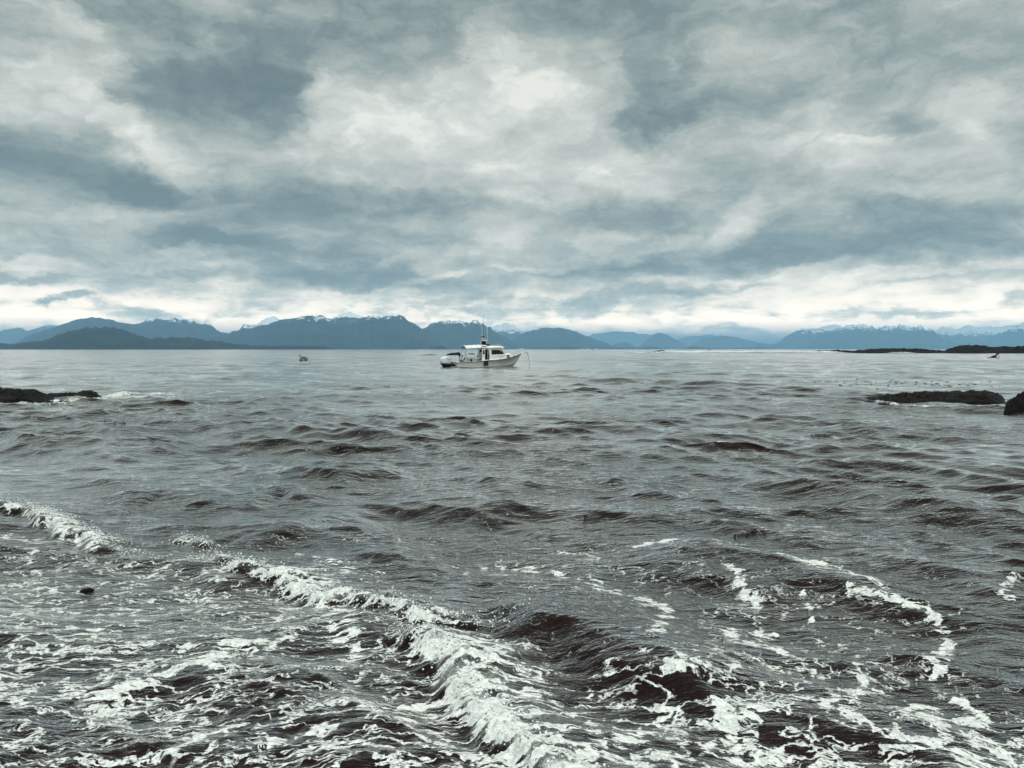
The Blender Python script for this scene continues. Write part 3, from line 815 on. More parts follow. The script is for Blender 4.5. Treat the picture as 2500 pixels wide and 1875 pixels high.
# ------------------------------------------------------------------ mesh helper
class MB:
    def __init__(self):
        self.v, self.f = [], []

    def add(self, vs, fs):
        o = len(self.v)
        self.v += [tuple(p) for p in vs]
        self.f += [tuple(i + o for i in f) for f in fs]
        return self

    def box(self, a, b, taper=0.0):
        (x0, y0, z0), (x1, y1, z1) = a, b
        t = taper
        return self.add([(x0, y0, z0), (x1, y0, z0), (x1, y1, z0), (x0, y1, z0),
                         (x0 + t, y0 + t, z1), (x1 - t, y0 + t, z1), (x1 - t, y1 - t, z1), (x0 + t, y1 - t, z1)],
                        [(3, 2, 1, 0), (4, 5, 6, 7), (0, 1, 5, 4), (1, 2, 6, 5), (2, 3, 7, 6), (3, 0, 4, 7)])

    def tube(self, pts, r, n=8, r2=None):
        P = [Vector(p) for p in pts]
        rings = []
        for i, p in enumerate(P):
            d = (P[min(i + 1, len(P) - 1)] - P[max(i - 1, 0)]).normalized()
            up = Vector((0, 0, 1)) if abs(d.z) < .9 else Vector((1, 0, 0))
            a = d.cross(up).normalized()
            b = d.cross(a)
            rad = r if r2 is None else r + (r2 - r) * i / (len(P) - 1)
            rings.append([p + (a * math.cos(2 * math.pi * k / n) + b * math.sin(2 * math.pi * k / n)) * rad for k in range(n)])
        vs = [q for ring in rings for q in ring]
        fs = [(i * n + k, i * n + (k + 1) % n, (i + 1) * n + (k + 1) % n, (i + 1) * n + k) for i in range(len(P) - 1) for k in range(n)]
        fs += [tuple(range(n - 1, -1, -1)), tuple((len(P) - 1) * n + k for k in range(n))]
        return self.add(vs, fs)

    def loft(self, rings, closed=True, caps=True):
        n = len(rings[0])
        vs = [q for ring in rings for q in ring]
        fs = []
        for i in range(len(rings) - 1):
            for k in range(n if closed else n - 1):
                fs.append((i * n + k, i * n + (k + 1) % n, (i + 1) * n + (k + 1) % n, (i + 1) * n + k))
        if caps:
            fs += [tuple(range(n - 1, -1, -1)), tuple((len(rings) - 1) * n + k for k in range(n))]
        return self.add(vs, fs)

    def ball(self, c, rad, n=14, m=9, jit=0, seed=0):
        rx, ry, rz = rad if hasattr(rad, '__len__') else (rad,) * 3
        rg = random.Random(seed)
        rings = []
        for i in range(m + 1):
            a = math.pi * i / m
            rings.append([(c[0] + rx * math.sin(a) * math.cos(2 * math.pi * k / n) * (1 + rg.uniform(-jit, jit)),
                           c[1] + ry * math.sin(a) * math.sin(2 * math.pi * k / n) * (1 + rg.uniform(-jit, jit)),
                           c[2] - rz * math.cos(a)) for k in range(n)])
        return self.loft(rings, caps=False)

    def prism(self, poly, y0, y1):
        """poly in the x-z plane, extruded from y0 to y1"""
        n = len(poly)
        vs = [(p[0], y0, p[1]) for p in poly] + [(p[0], y1, p[1]) for p in poly]
        fs = [tuple(range(n)), tuple(range(2 * n - 1, n - 1, -1))]
        fs += [(k, n + k, n + (k + 1) % n, (k + 1) % n) for k in range(n)]
        return self.add(vs, fs)

    def build(self, name, mat, parent=None, smooth=False, bevel=0.0, sub=0):
        me = bpy.data.meshes.new(name)
        me.from_pydata(self.v, [], self.f)
        me.update()
        import bmesh
        bm = bmesh.new(); bm.from_mesh(me)
        bmesh.ops.remove_doubles(bm, verts=bm.verts, dist=1e-5)
        bmesh.ops.recalc_face_normals(bm, faces=bm.faces)
        bm.to_mesh(me); bm.free()
        if smooth:
            me.polygons.foreach_set('use_smooth', [True] * len(me.polygons))
        o = link(name, me, mat, parent)
        if bevel:
            md = o.modifiers.new('bevel', 'BEVEL'); md.width = bevel; md.segments = 2; md.limit_method = 'ANGLE'
        if sub:
            md = o.modifiers.new('sub', 'SUBSURF'); md.levels = sub; md.render_levels = sub
        return o


def empty(name, loc, rz=0.0):
    o = bpy.data.objects.new(name, None)
    COL.objects.link(o)
    o.location = loc
    o.rotation_euler = (0, 0, rz)
    o.empty_display_size = .2
    return o


# ------------------------------------------------------------------ rocks
def rock(prof, base_dy, depth, label, seed, jag=.10, group=None, nu=260, nv=50, under=.6):
    D0 = gnd(1106, base_dy)[1]
    D = D0 + depth * .45
    sc_ = D / 30.0
    o = massif('rock', prof, D, depth, rock_m, seed, jag * .28, nu, nv, spur=1.1, jagf=2.2, under=under, skew=.45, smooth=False)
    me = o.data
    n = len(me.vertices)
    co = np.empty(n * 3, dtype=np.float32)
    me.vertices.foreach_get('co', co)
    co = co.reshape(-1, 3)
    f = fbm(co[:, 0] * 1.8 / max(sc_ * .4, .6), co[:, 1] * 1.8 / max(sc_ * .4, .6), 5, seed + 40, .62, ridged=True) - .55
    hgt = float(co[:, 2].max())
    co[:, 2] += f * .30 * hgt * np.clip(co[:, 2] / hgt * 2 + .3, 0, 1)
    me.vertices.foreach_set('co', co.reshape(-1))
    me.update()
    del o['kind']
    return tag(o, label, 'rock', group)


rock([(-220, 868), (-180, 842), (-60, 836), (0, 840), (25, 840), (50, 841), (75, 843), (90, 848), (105, 855), (114, 864)], 872, 4.2,
     'long black reef rock cut off by the left edge of the picture', 101)
rock([(96, 862), (104, 850), (125, 850), (150, 848), (165, 850), (180, 845), (195, 844), (208, 848), (215, 856), (219, 864)], 864, 3.0,
     'low black rock with white wash, right of the long left reef', 102)
rock([(78, 869), (86, 861), (95, 859), (104, 861), (110, 869)], 867, .8, 'small round black rock in the foam before the left reef', 103, .05)
rock([(1845, 872), (1872, 863), (1900, 856), (1925, 852), (1945, 850), (1960, 849), (1990, 848), (2020, 847), (2040, 848), (2055, 846), (2075, 848), (2095, 844), (2110, 843.5),
      (2130, 846), (2150, 851), (2165, 858), (2174, 872)], 881, 4.4, 'long weed-covered dark rock rising from the water at right', 104, .06)
rock([(1858, 862), (1866, 855), (1885, 852.5), (1905, 852), (1924, 862)], 858, .9, 'thin dark rock tip just left of the long weedy rock', 105, .05)
rock([(2168, 890), (2174, 870), (2185, 863), (2200, 853), (2212, 848), (2240, 838), (2290, 833), (2340, 850), (2370, 890)], 893, 2.6,
     'tall black boulder cut off by the right edge of the picture', 106, .05)
rock([(1680, 762), (1720, 759.5), (1754, 758.4), (1806, 756.3), (1840, 757.6), (1861, 755.3), (1897, 753.7), (1913, 751.4), (1926, 753.2), (1988, 753.2),
      (2014, 756), (2038, 757.5), (2050, 762)], 763, 16, 'long low black reef stretching towards the right on the horizon', 107, .10, nu=420)
rock([(2025, 762), (2040, 757), (2058, 750.6), (2079, 746.7), (2100, 746), (2118, 746.2), (2144, 750), (2150, 751.9), (2157, 748.8), (2212, 748), (2300, 745),
      (2400, 750), (2440, 762)], 763, 20, 'highest black reef on the horizon at the right edge', 108, .08, nu=420)
rock([(962, 768), (968, 764), (975, 762.2), (984, 761.4), (990, 760.2), (993.5, 761), (996, 768)], 767.4, 5, 'black flat-topped rock behind the stern of the white boat', 109, .08, nu=120, nv=26)
rock([(896, 768.5), (905, 767), (925, 765.6), (936, 765.8), (944, 768.5)], 767.6, 3, 'thin sliver of black rock left of the boat, barely above water', 110, .08, nu=120, nv=26)
rock([(1404, 763), (1414, 759.5), (1424, 757), (1432, 756.4), (1438, 758), (1446, 763)], 762, 8, 'small dark rock at the left end of the far white surf', 111, .08, nu=120, nv=26)
rock([(1642, 763), (1648, 760.8), (1656, 760.6), (1664, 763)], 762.4, 5, 'tiny dark rock at the right end of the far white surf', 112, .08, nu=100, nv=24)


def stone(px, py, rx, ry, rz, label, seed):
    x_, y_ = gnd(px, py)
    o = MB().ball((0, 0, 0), (rx, ry, rz), 12, 8, .16, seed).build('rock', rock_m, None, True, sub=2)
    o.location = (x_, y_, water_z(x_, y_) - rz * .15)
    o.rotation_euler = (.1, .15, seed)
    return tag(o, label, 'rock')


stone(187, 1262, .065, .055, .032, 'small dark stone poking through foam at lower left', 3)
stone(140, 1662, .11, .09, .05, 'wet dark stone at the bottom edge, lower left corner', 5)

# ------------------------------------------------------------------ the boat
cx_, cy_ = gnd(987.4, 793.7)
YAW = R(18)
fx_, fy_ = math.cos(YAW), math.sin(YAW)
boat = empty('motor_boat', (cx_ - fy_ * 1.22, cy_ + fx_ * 1.22, 0.0), YAW)
tag(boat, 'white cabin fishing boat with twin outboards, canvas awning and whip antennas, anchored', 'boat')

SS = np.array([0, 1.5, 3, 4.5, 5.5, 6.4, 7.0, 7.6, 8.0])
B_SH = np.array([1.22, 1.27, 1.28, 1.25, 1.15, .95, .72, .38, .03])
Z_SH = np.array([.53, .60, .73, .83, .92, 1.10, 1.27, 1.44, 1.55])
B_CH = np.array([1.12, 1.14, 1.10, .98, .78, .50, .27, .09, .01])
Z_CH = np.array([-.03, -.03, -.02, .03, .10, .22, .38, .88, 1.42])
Z_K = np.array([-.38, -.42, -.44, -.42, -.36, -.22, -.02, .74, 1.40])


def at_s(arr, s_):
    return float(np.interp(s_, SS, arr))


def sm(arr):
    ss = np.linspace(0, 8, 41)
    a = np.interp(ss, SS, arr)
    k = np.array([1, 2, 3, 2, 1]) / 9
    b = np.convolve(np.pad(a, 2, mode='reflect', reflect_type='odd'), k, 'valid')
    return ss, b


ss_, bsh = sm(B_SH); _, zsh = sm(Z_SH); _, bch = sm(B_CH); _, zch = sm(Z_CH); _, zk = sm(Z_K)
bsh = np.maximum(bsh, .02); bch = np.maximum(bch, .008)
rings = []
for i, s_ in enumerate(ss_):
    half = [(0.0, zk[i]), (bch[i] * .5, zk[i] * .5 + zch[i] * .5), (bch[i], zch[i])]
    for t in (.15, .35, .55, .75, .9, 1.0):
        fl = t ** (1.0 + .9 * min(1, s_ / 7.5))
        half.append((bch[i] + (bsh[i] - bch[i]) * fl, zch[i] + (zsh[i] - zch[i]) * t))
    ring = [(s_, -b, z) for b, z in half[::-1]] + [(s_, b, z) for b, z in half[1:]]
    rings.append(ring)
mb = MB().loft(rings, closed=False, caps=False)
mb.add(rings[0], [tuple(range(len(rings[0])))])
hull = mb.build('hull', hullm, boat, smooth=False)
hull.data.polygons.foreach_set('use_smooth', [len(p.vertices) == 4 for p in hull.data.polygons])


def sheer(s_, side, inset=0.0, dz=0.0):
    return (s_, side * max(.0, float(np.interp(s_, ss_, bsh)) - inset), float(np.interp(s_, ss_, zsh)) + dz)


# rub rail all round
pts = [sheer(s_, -1, -.012, -.02) for s_ in ss_] + [sheer(s_, 1, -.012, -.02) for s_ in ss_[::-1]]
MB().tube(pts, .028).tube([(0.0, -1.23, .51), (0.0, 1.23, .51)], .028).build('rub_rail', black, boat, True)
# deck: gunwale caps, stern deck, foredeck
g = MB()
for side in (-1, 1):
    r_ = []
    for s_ in np.linspace(0, 3.05, 14):
        o_, i_ = sheer(s_, side), sheer(s_, side, .20, .015)
        r_.append([o_, (o_[0], o_[1], o_[2] + .03), (i_[0], i_[1], i_[2] + .03), (i_[0], i_[1], i_[2] - .30)])
    g.loft(r_, closed=False, caps=False)
g.box((0.0, -1.02, .50), (.62, 1.02, .585))
g.build('gunwale', gel, boat)
dk = MB()
r_ = []
for s_ in np.linspace(3.0, 7.95, 26):
    a, b = sheer(s_, -1, 0, .03), sheer(s_, 1, 0, .03)
    w = abs(a[1])
    r_.append([(s_, -w, a[2] - .03), (s_, -w, a[2]), (s_, -w * .6, a[2] + .05 * w), (s_, 0, a[2] + .07 * w), (s_, w * .6, a[2] + .05 * w), (s_, w, a[2]), (s_, w, a[2] - .03)])
dk.loft(r_, closed=False, caps=False)
dk.build('foredeck', gel, boat, True)
fl_ = MB().box((.55, -1.02, .22), (3.05, 1.02, .27)).box((.60, -1.0, .20), (.64, 1.0, .52)).build('cockpit_floor', simple_mat('deck_grey', (.40, .40, .37), .7), boat)

# cabin: side walls, aft wall with the doorway, raked windscreen, low trunk forward
cab = MB()
yw = .97
side_poly = [(3.66, .74), (5.9, .90), (5.72, 1.44), (5.45, 2.12), (3.66, 2.12)]
cab.prism(side_poly, -yw, -yw + .05)
cab.prism([(3.0, .70)] + side_poly[:0] + [(5.9, .90), (5.72, 1.44), (5.45, 2.12), (3.0, 2.12)], yw - .05, yw)
cab.box((3.30, -yw, 2.02), (3.66, -yw + .05, 2.12))
cab.box((3.0, .25, .60), (3.05, yw - .05, 2.12)).box((3.0, -yw + .05, .60), (3.05, -.25, 2.12)).box((3.0, -.25, 1.95), (3.05, .25, 2.12))
cabin = cab.build('cabin', gel, boat, bevel=.01)
tr = MB()
r_ = []
for s_, w, zt in ((5.70, .95, 1.50), (6.0, .90, 1.54), (6.3, .80, 1.54), (6.55, .68, 1.50), (6.72, .58, 1.36), (6.85, .50, 1.18)):
    zb = at_s(Z_SH, s_) - .02
    r_.append([(s_, -w - .06, zb), (s_, -w, zt - .10), (s_, -w + .12, zt), (s_, 0, zt + .04), (s_, w - .12, zt), (s_, w, zt - .10), (s_, w + .06, zb)])
tr.loft(r_, closed=True, caps=True)
trunk = tr.build('cabin_trunk', gel, boat, bevel=.015)
MB().box((6.05, -.28, 1.575), (6.5, .28, 1.62)).build('hatch', white, trunk, bevel=.01)
MB().prism([(5.98, 1.20), (6.28, 1.20), (6.26, 1.38), (5.98, 1.38)], -.99, -.84).build('porthole', glassm, trunk, bevel=.01)
marks = MB()
for k_, (a_, w_) in enumerate(((0, .05), (.07, .04), (.16, .05), (.23, .05), (.30, .05), (.38, .06), (.47, .04))):
    s0 = 5.86 + a_
    marks.box((s0, -1.004, 1.06 + .006 * k_), (s0 + w_, -.90, 1.12 + .006 * k_))
marks.build('registration_marks', darkg, trunk)
# solid black block painted in for the shade inside the cabin openings
MB().box((3.12, -.88, .62), (3.70, .88, 2.08)).build('interior_shade', black, boat)
w_ = MB().prism([(4.12, 1.43), (5.60, 1.50), (5.40, 1.98), (4.12, 1.98)], -yw - .012, -yw + .01).build('side_window', glassm, boat, bevel=.012)
MB().prism([(5.18, 1.80), (5.36, 1.74), (5.34, 1.93), (5.02, 1.95)], -yw - .018, -yw - .006).build('painted_reflection', simple_mat('reflection_paint', (.25, .30, .30), .2), w_)  # pale patch painted on the side window as a reflection
MB().prism([(4.12, 1.43), (5.60, 1.50), (5.40, 1.98), (4.12, 1.98)], yw - .01, yw + .012).build('side_window', glassm, boat, bevel=.012)
ws = MB()
ws.add([(5.765, -.88, 1.52), (5.765, .88, 1.52), (5.50, .84, 2.08), (5.50, -.84, 2.08), (5.735, -.88, 1.50), (5.735, .88, 1.50), (5.46, .84, 2.06), (5.46, -.84, 2.06)],
       [(0, 1, 2, 3), (7, 6, 5, 4), (0, 4, 5, 1), (1, 5, 6, 2), (2, 6, 7, 3), (3, 7, 4, 0)])
wsx = ws.build('windscreen', glassm, boat)
fr = MB()
for y_ in (-.90, -.28, .28, .90):
    fr.tube([(5.79, y_, 1.46), (5.50, y_ * .95, 2.10)], .028, 6)
fr.tube([(5.79, -.9, 1.48), (5.79, .9, 1.48)], .028, 6)
fr.build('windscreen_frame', white, wsx)
# sliding door with a window, pushed aft
dr = MB().box((2.97, -yw - .05, .76), (3.33, -yw - .01, 2.06)).build('door', white, boat, bevel=.01)
MB().box((3.06, -yw - .062, 1.48), (3.27, -yw - .045, 1.93)).build('door_window', darkg, dr)
MB().tube([(2.93, -yw - .09, 1.15), (2.93, -yw - .09, 1.95)], .02, 6).build('grab_rail', black, boat, True)
gear = MB()
for k_ in range(5):
    gear.ball((3.74 + .04 * (k_ % 2), -yw - .07, .92 + .13 * k_), (.08, .07, .09), 8, 6, .15, k_)
gear.tube([(3.66, -yw - .05, 2.0), (3.78, -yw - .06, 1.7), (3.74, -yw - .07, 1.3)], .045, 7)
gear.build('rope_coil', darkg, boat, True)
MB().box((3.30, -1.13, .74), (3.74, -.92, .86)).build('boarding_step', simple_mat('step_grey', (.25, .24, .22), .6), boat, bevel=.02)
MB().add([(3.10, -1.325, .70), (3.66, -1.325, .72), (3.65, -1.23, .20), (3.12, -1.22, .18), (3.10, -1.26, .70), (3.66, -1.26, .72), (3.65, -1.17, .20), (3.12, -1.16, .18)],
         [(0, 1, 2, 3), (7, 6, 5, 4), (0, 4, 5, 1), (1, 5, 6, 2), (2, 6, 7, 3), (3, 7, 4, 0)]).build('side_mat', darkg, boat, bevel=.01)

# roof
r_ = []
for s_, w, zt in ((2.92, .98, 2.40), (3.1, 1.05, 2.44), (4.2, 1.08, 2.46), (5.2, 1.06, 2.44), (5.55, .98, 2.40), (5.72, .80, 2.32), (5.78, .60, 2.26)):
    r_.append([(s_, -w + .05, 2.11), (s_, -w, 2.17), (s_, -w + .01, 2.25), (s_, -w + .18, zt - .06), (s_, -w * .4, zt), (s_, w * .4, zt), (s_, w - .18, zt - .06), (s_, w - .01, 2.25), (s_, w, 2.17), (s_, w - .05, 2.11)])
roof = MB().loft(r_).build('roof', white, boat, True, bevel=.01)
rr_ = MB()
for y_ in (-.78, .78):
    rr_.tube([(4.05, y_, 2.45), (4.10, y_, 2.62), (5.5, y_, 2.60), (5.62, y_ * .8, 2.56), (5.62, y_ * .8, 2.40)], .014, 6)
rr_.tube([(5.60, -.64, 2.57), (5.60, .64, 2.57)], .014, 6)
rr_.build('roof_rail', steel, roof, True)
MB().tube([(4.4, -1.10, 2.24), (5.35, -1.09, 2.24)], .012, 6).tube([(5.1, -1.08, 2.16), (5.1, -1.06, 2.36)], .010, 6).build('grab_rail', darkg, roof, True)

# awning over the cockpit on thin poles
r_ = []
for i, s_ in enumerate(np.linspace(1.02, 3.25, 16)):
    sag = .035 * math.sin(i * 1.7)
    t = (s_ - 1.02) / 2.23
    ring = []
    for y_ in np.linspace(-1.06, 1.06, 13):
        a = abs(y_) / 1.06
        z_ = 2.46 + .10 * t - .34 * a ** 2.6 + sag * (1 - a) + .02 * math.sin(y_ * 9 + i)
        ring.append((s_ + (.10 * (a ** 3)) * (1 if i == 0 else 0), y_, z_))
    rev = [(p[0], p[1] * .995, p[2] - .022) for p in ring[::-1]]
    r_.append(ring + rev)
aw = MB().loft(r_).build('awning', canvas, boat, True)
pl = MB()
for y_ in (-1.0, 1.0):
    MB().tube([(1.08, y_, .60), (1.08, y_, 2.14)], .016, 6).build('awning_pole', darkg, boat, True)
MB().tube([(1.08, -1.02, 2.12), (1.08, -.6, 2.36), (1.08, 0, 2.44), (1.08, .6, 2.36), (1.08, 1.02, 2.12)], .016, 6).build('awning_frame', darkg, boat, True)
# canvas gathered into the roof side
cl = MB()
r_ = []
for s_, z1 in ((2.9, 2.36), (3.2, 2.50), (3.5, 2.44), (3.8, 2.30), (4.1, 2.22)):
    r_.append([(s_, -1.00, z1 - .12), (s_, -1.02, z1 - .05), (s_, -.7, z1 + .06), (s_, -.3, z1 + .10), (s_, -.3, z1 + .02), (s_, -.7, z1 - .06)])
MB().loft(r_).build('awning_flap', canvas, boat, True)
MB().tube([(2.90, -1.02, 1.75), (2.92, -1.03, 2.28), (3.02, -1.04, 2.42), (3.16, -1.04, 2.44), (3.30, -1.04, 2.34), (3.45, -1.05, 2.16)], .022, 6).build('cable_loop', black, boat, True)
MB().box((2.70, -1.06, 1.72), (2.88, -.92, 2.02)).build('work_lamp', black, boat, bevel=.02)

# mast arch with radar, float and antennas
ar = MB()
for y_ in (-.42, .42):
    ar.tube([(3.20, y_, 2.45), (3.24, y_ * .8, 3.42)], .038, 7)
    ar.tube([(3.80, y_, 2.45), (3.46, y_ * .8, 3.30)], .020, 7)
    ar.tube([(3.50, y_, 2.95), (4.30, y_, 2.46)], .016, 7)
ar.tube([(3.22, -.38, 3.05), (3.22, .38, 3.05)], .024, 7)
ar.tube([(3.24, -.36, 3.40), (3.24, .36, 3.40)], .024, 7)
arch = ar.build('mast', steel, boat, True)
MB().box((3.30, -.28, 2.93), (3.82, .28, 2.97)).build('platform', white, arch, bevel=.01)
MB().loft([[(3.60 + .26 * math.cos(a), .26 * math.sin(a), z_) for a in np.linspace(0, 2 * math.pi, 17)[:-1]] for z_ in (2.98, 3.10)]).build('radar_dome', white, arch, bevel=.03)
MB().ball((3.33, -.55, 2.76), (.29, .24, .27), 14, 10).build('mooring_float', black, boat, True)
MB().ball((3.75, -.60, 2.55), (.22, .15, .09), 10, 6, .2, 4).ball((3.95, -.5, 2.53), (.15, .14, .10), 10, 6, .2, 5).build('rope_bundle', darkg, boat, True)
MB().box((3.16, -.34, 3.46), (3.24, .34, 3.50)).box((3.16, -.36, 3.38), (3.30, -.26, 3.56)).box((3.44, .02, 3.40), (3.56, .12, 3.55)).build('deck_light', black, arch)
for s_, y_, z0, z1, lean, mt, rad in ((3.20, -.34, 3.40, 4.75, -.04, white, .020), (3.42, .10, 3.0, 6.1, .03, darkg, .013), (3.36, .30, 3.0, 5.4, .05, darkg, .012), (3.86, -.45, 2.45, 4.95, -.16, white, .020), (3.98, -.1, 2.45, 4.3, -.12, darkg, .010)):
    MB().tube([(s_, y_, z0), (s_ + lean * .5, y_, (z0 + z1) / 2), (s_ + lean, y_, z1)], rad * 1.5, 6, rad * .8).build('antenna', mt, boat, True)
MB().ball((3.24, 0, 3.62), (.05, .05, .08), 8, 6).build('anchor_light', white, arch, True)

# bow rail, pulpit, anchor rope
br = MB()
for side in (-1, 1):
    top = [(6.75, side * .88, 1.22), (7.1, side * .66, 1.62), (7.5, side * .48, 1.86), (8.0, side * .30, 2.08), (8.45, side * .22, 2.18)]
    br.tube(smooth_poly(top, 3), .016, 6)
    for s_, zt in ((7.1, 1.62), (7.55, 1.88), (8.05, 2.10)):
        b_ = sheer(min(s_, 7.75), side, .06, .02)
        w_ = float(np.interp(s_, [p[0] for p in top], [abs(p[1]) for p in top]))
        br.tube([b_, (s_, side * w_, zt)], .013, 6)
br.tube([(8.45, -.22, 2.18), (8.50, 0, 2.19), (8.45, .22, 2.18)], .016, 6)
br.tube([(8.05, -.28, 2.10), (8.55, -.20, 1.70)], .012, 6).tube([(8.05, .28, 2.10), (8.55, .20, 1.70)], .012, 6)
br.build('bow_rail', steel, boat, True)
MB().box((7.55, -.20, 1.50), (8.72, .20, 1.60)).build('pulpit', white, boat, bevel=.03)
MB().ball((8.74, 0, 1.62), (.09, .09, .07), 10, 6).tube([(8.5, -.12, 1.62), (8.5, .12, 1.62)], .05, 8).build('anchor_roller', darkg, boat, True)
MB().tube([(8.78, 0, 1.60), (8.92, .02, 1.15), (9.02, .04, .6), (9.16, .06, -.25)], .020, 6).ball((8.86, .01, 1.32), (.045, .045, .07), 8, 6).build('anchor_rope', ropem, boat, True)
sr = MB()
for s0, s1 in ((4.25, 5.2), (6.9, 7.3)):
    z0, z1 = at_s(Z_SH, s0), at_s(Z_SH, s1)
    sr.tube([(s0, -1.13 if s0 < 6 else -.70, z0 + .03), (s0 + .12, -1.08 if s0 < 6 else -.68, z0 + .34), (s1 + .1, -1.06 if s0 < 6 else -.56, z1 + .40)], .011, 6)
sr.tube([(5.1, -1.1, .92), (5.26, -1.06, 1.32)], .012, 6)
sr.tube([(5.3, -1.06, 1.20), (6.9, -.70, 1.34)], .009, 6)
sr.build('side_rail', darkg, boat, True)
for s_, y_ in ((6.95, -.60), (7.45, -.38), (7.3, .40)):
    zz = at_s(Z_SH, s_)
    MB().tube([(s_ - .09, y_, zz + .09), (s_ + .09, y_, zz + .10)], .022, 6).tube([(s_, y_, zz), (s_, y_, zz + .09)], .022, 6).build('cleat', black, boat, True)

# cockpit gear
tb = MB().box((1.20, -.55, 1.43), (2.30, .25, 1.47))
table = tb.build('bait_table', white, boat, bevel=.01)
for s_, y_ in ((1.28, -.48), (2.22, -.48), (1.28, .18), (2.22, .18)):
    MB().tube([(s_, y_, .27), (s_, y_, 1.43)], .022, 6).build('leg', steel, table, True)
MB().prism([(1.70, 1.475), (2.28, 1.475), (2.20, 1.57), (1.74, 1.58)], -.5, .1).build('cushion', darkg, boat, bevel=.02)
bn = MB().box((1.15, -.9, .92), (2.65, -.45, 1.14)).box((1.35, -.88, .27), (2.45, -.5, .92))
bn.build('storage_box', simple_mat('box_grey', (.42, .42, .39), .6), boat, bevel=.03)
rl = MB()
for z_ in (1.0, 1.2, 1.33):
    rl.tube([(1.15, -.95, z_), (2.75, -.95, z_)], .014, 6)
for s_ in (1.15, 1.55, 1.95, 2.35, 2.75):
    rl.tube([(s_, -.95, .62), (s_, -.95, 1.34)], .014, 6)
rl.tube([(1.9, -1.14, .64), (1.93, -1.14, .92), (2.02, -1.14, 1.0), (2.45, -1.14, 1.0), (2.52, -1.14, .92), (2.54, -1.14, .68)], .018, 6)
rl.build('cockpit_rail', white, boat, True)
st = MB().ball((2.62, -.5, 1.44), (.16, .15, .15), 14, 9)
seat = st.build('winch_drum', white, boat, True)
MB().tube([(2.62, -.5, .5), (2.62, -.5, 1.30)], .07, 8).box((2.50, -.62, 1.18), (2.80, -.38, 1.32)).box((2.66, -.7, .62), (2.92, -.4, 1.05)).build('winch_post', black, seat)
sg = MB().box((.58, .10, 1.18), (.72, .35, 1.42)).tube([(.62, .2, .55), (.64, .2, 1.3)], .03, 6).tube([(.70, 0, .8), (1.02, -.1, 1.38)], .03, 6).tube([(.72, .1, 1.35), (1.1, .1, 1.30)], .028, 6)
sg.box((.66, -.4, .60), (.95, .1, .78)).tube([(.9, -.6, .62), (1.05, -.6, 1.2)], .02, 6).ball((.98, -.55, .9), (.1, .12, .1), 8, 6, .2, 2)
sg.build('rod_holder', black, boat)
MB().box((1.60, -1.12, .60), (1.80, -.96, .92)).build('bucket', black, boat, bevel=.02)
MB().tube([(1.2, -.3, 1.47), (.9, -.5, 2.05)], .008, 5).build('fishing_rod', darkg, boat, True)

# twin outboards
def outboard(y_):
    root = None
    def ell(cx, z, a, b, n=20, p=2.8, cy=0):
        out = []
        for k_ in range(n):
            t = 2 * math.pi * k_ / n
            c, s_ = math.cos(t), math.sin(t)
            out.append((cx + a * abs(c) ** (2 / p) * (1 if c > 0 else -1), cy + y_ + b * abs(s_) ** (2 / p) * (1 if s_ > 0 else -1), z))
        return out
    mid = MB().loft([ell(-.86, -.55, .20, .07), ell(-.88, -.05, .32, .12), ell(-.96, .20, .44, .20), ell(-1.03, .40, .50, .24)])
    body = mid.build('outboard', black, boat, True)
    cow = MB().loft([ell(-1.04, .38, .50, .245), ell(-1.06, .50, .535, .27), ell(-1.08, .75, .53, .275), ell(-1.10, .95, .48, .26), ell(-1.13, 1.10, .38, .22), ell(-1.15, 1.19, .24, .15), ell(-1.16, 1.22, .10, .07)])
    c = cow.build('cowling', cowl, body, True)
    MB().add([(-1.14, y_ - .262, 1.06), (-1.05, y_ - .27, 1.09), (-.66, y_ - .262, .86), (-.68, y_ - .268, .80), (-1.14, y_ - .18, 1.06), (-1.05, y_ - .18, 1.09), (-.66, y_ - .18, .86), (-.68, y_ - .18, .80)],
             [(0, 1, 2, 3), (7, 6, 5, 4), (0, 4, 5, 1), (1, 5, 6, 2), (2, 6, 7, 3), (3, 7, 4, 0)]).build('air_intake', black, body)
    MB().tube([(-1.55, y_ - .262, .47), (-.60, y_ - .262, .52)], .012, 6).tube([(-1.0, y_ - .285, .76), (-.62, y_ - .27, .68)], .012, 6).build('trim_line', darkg, body)
    MB().box((-.62, y_ - .14, .10), (-.06, y_ + .14, .34)).tube([(-.56, y_, .62), (-.10, y_, .22)], .05, 7).tube([(-.5, y_ - .16, .05), (-.05, y_ - .16, .42)], .04, 7).build('mount_bracket', black, body)
    MB().tube([(-.58, y_ - .10, .60), (-.35, y_ - .2, .72), (-.12, y_ - .15, .52)], .030, 7).build('hose', steel, body, True)
outboard(-.42)
outboard(.42)
MB().box((-.52, -.85, .02), (0.0, .85, .10)).build('swim_platform', simple_mat('platform_grey', (.30, .30, .28), .6), boat, bevel=.02)

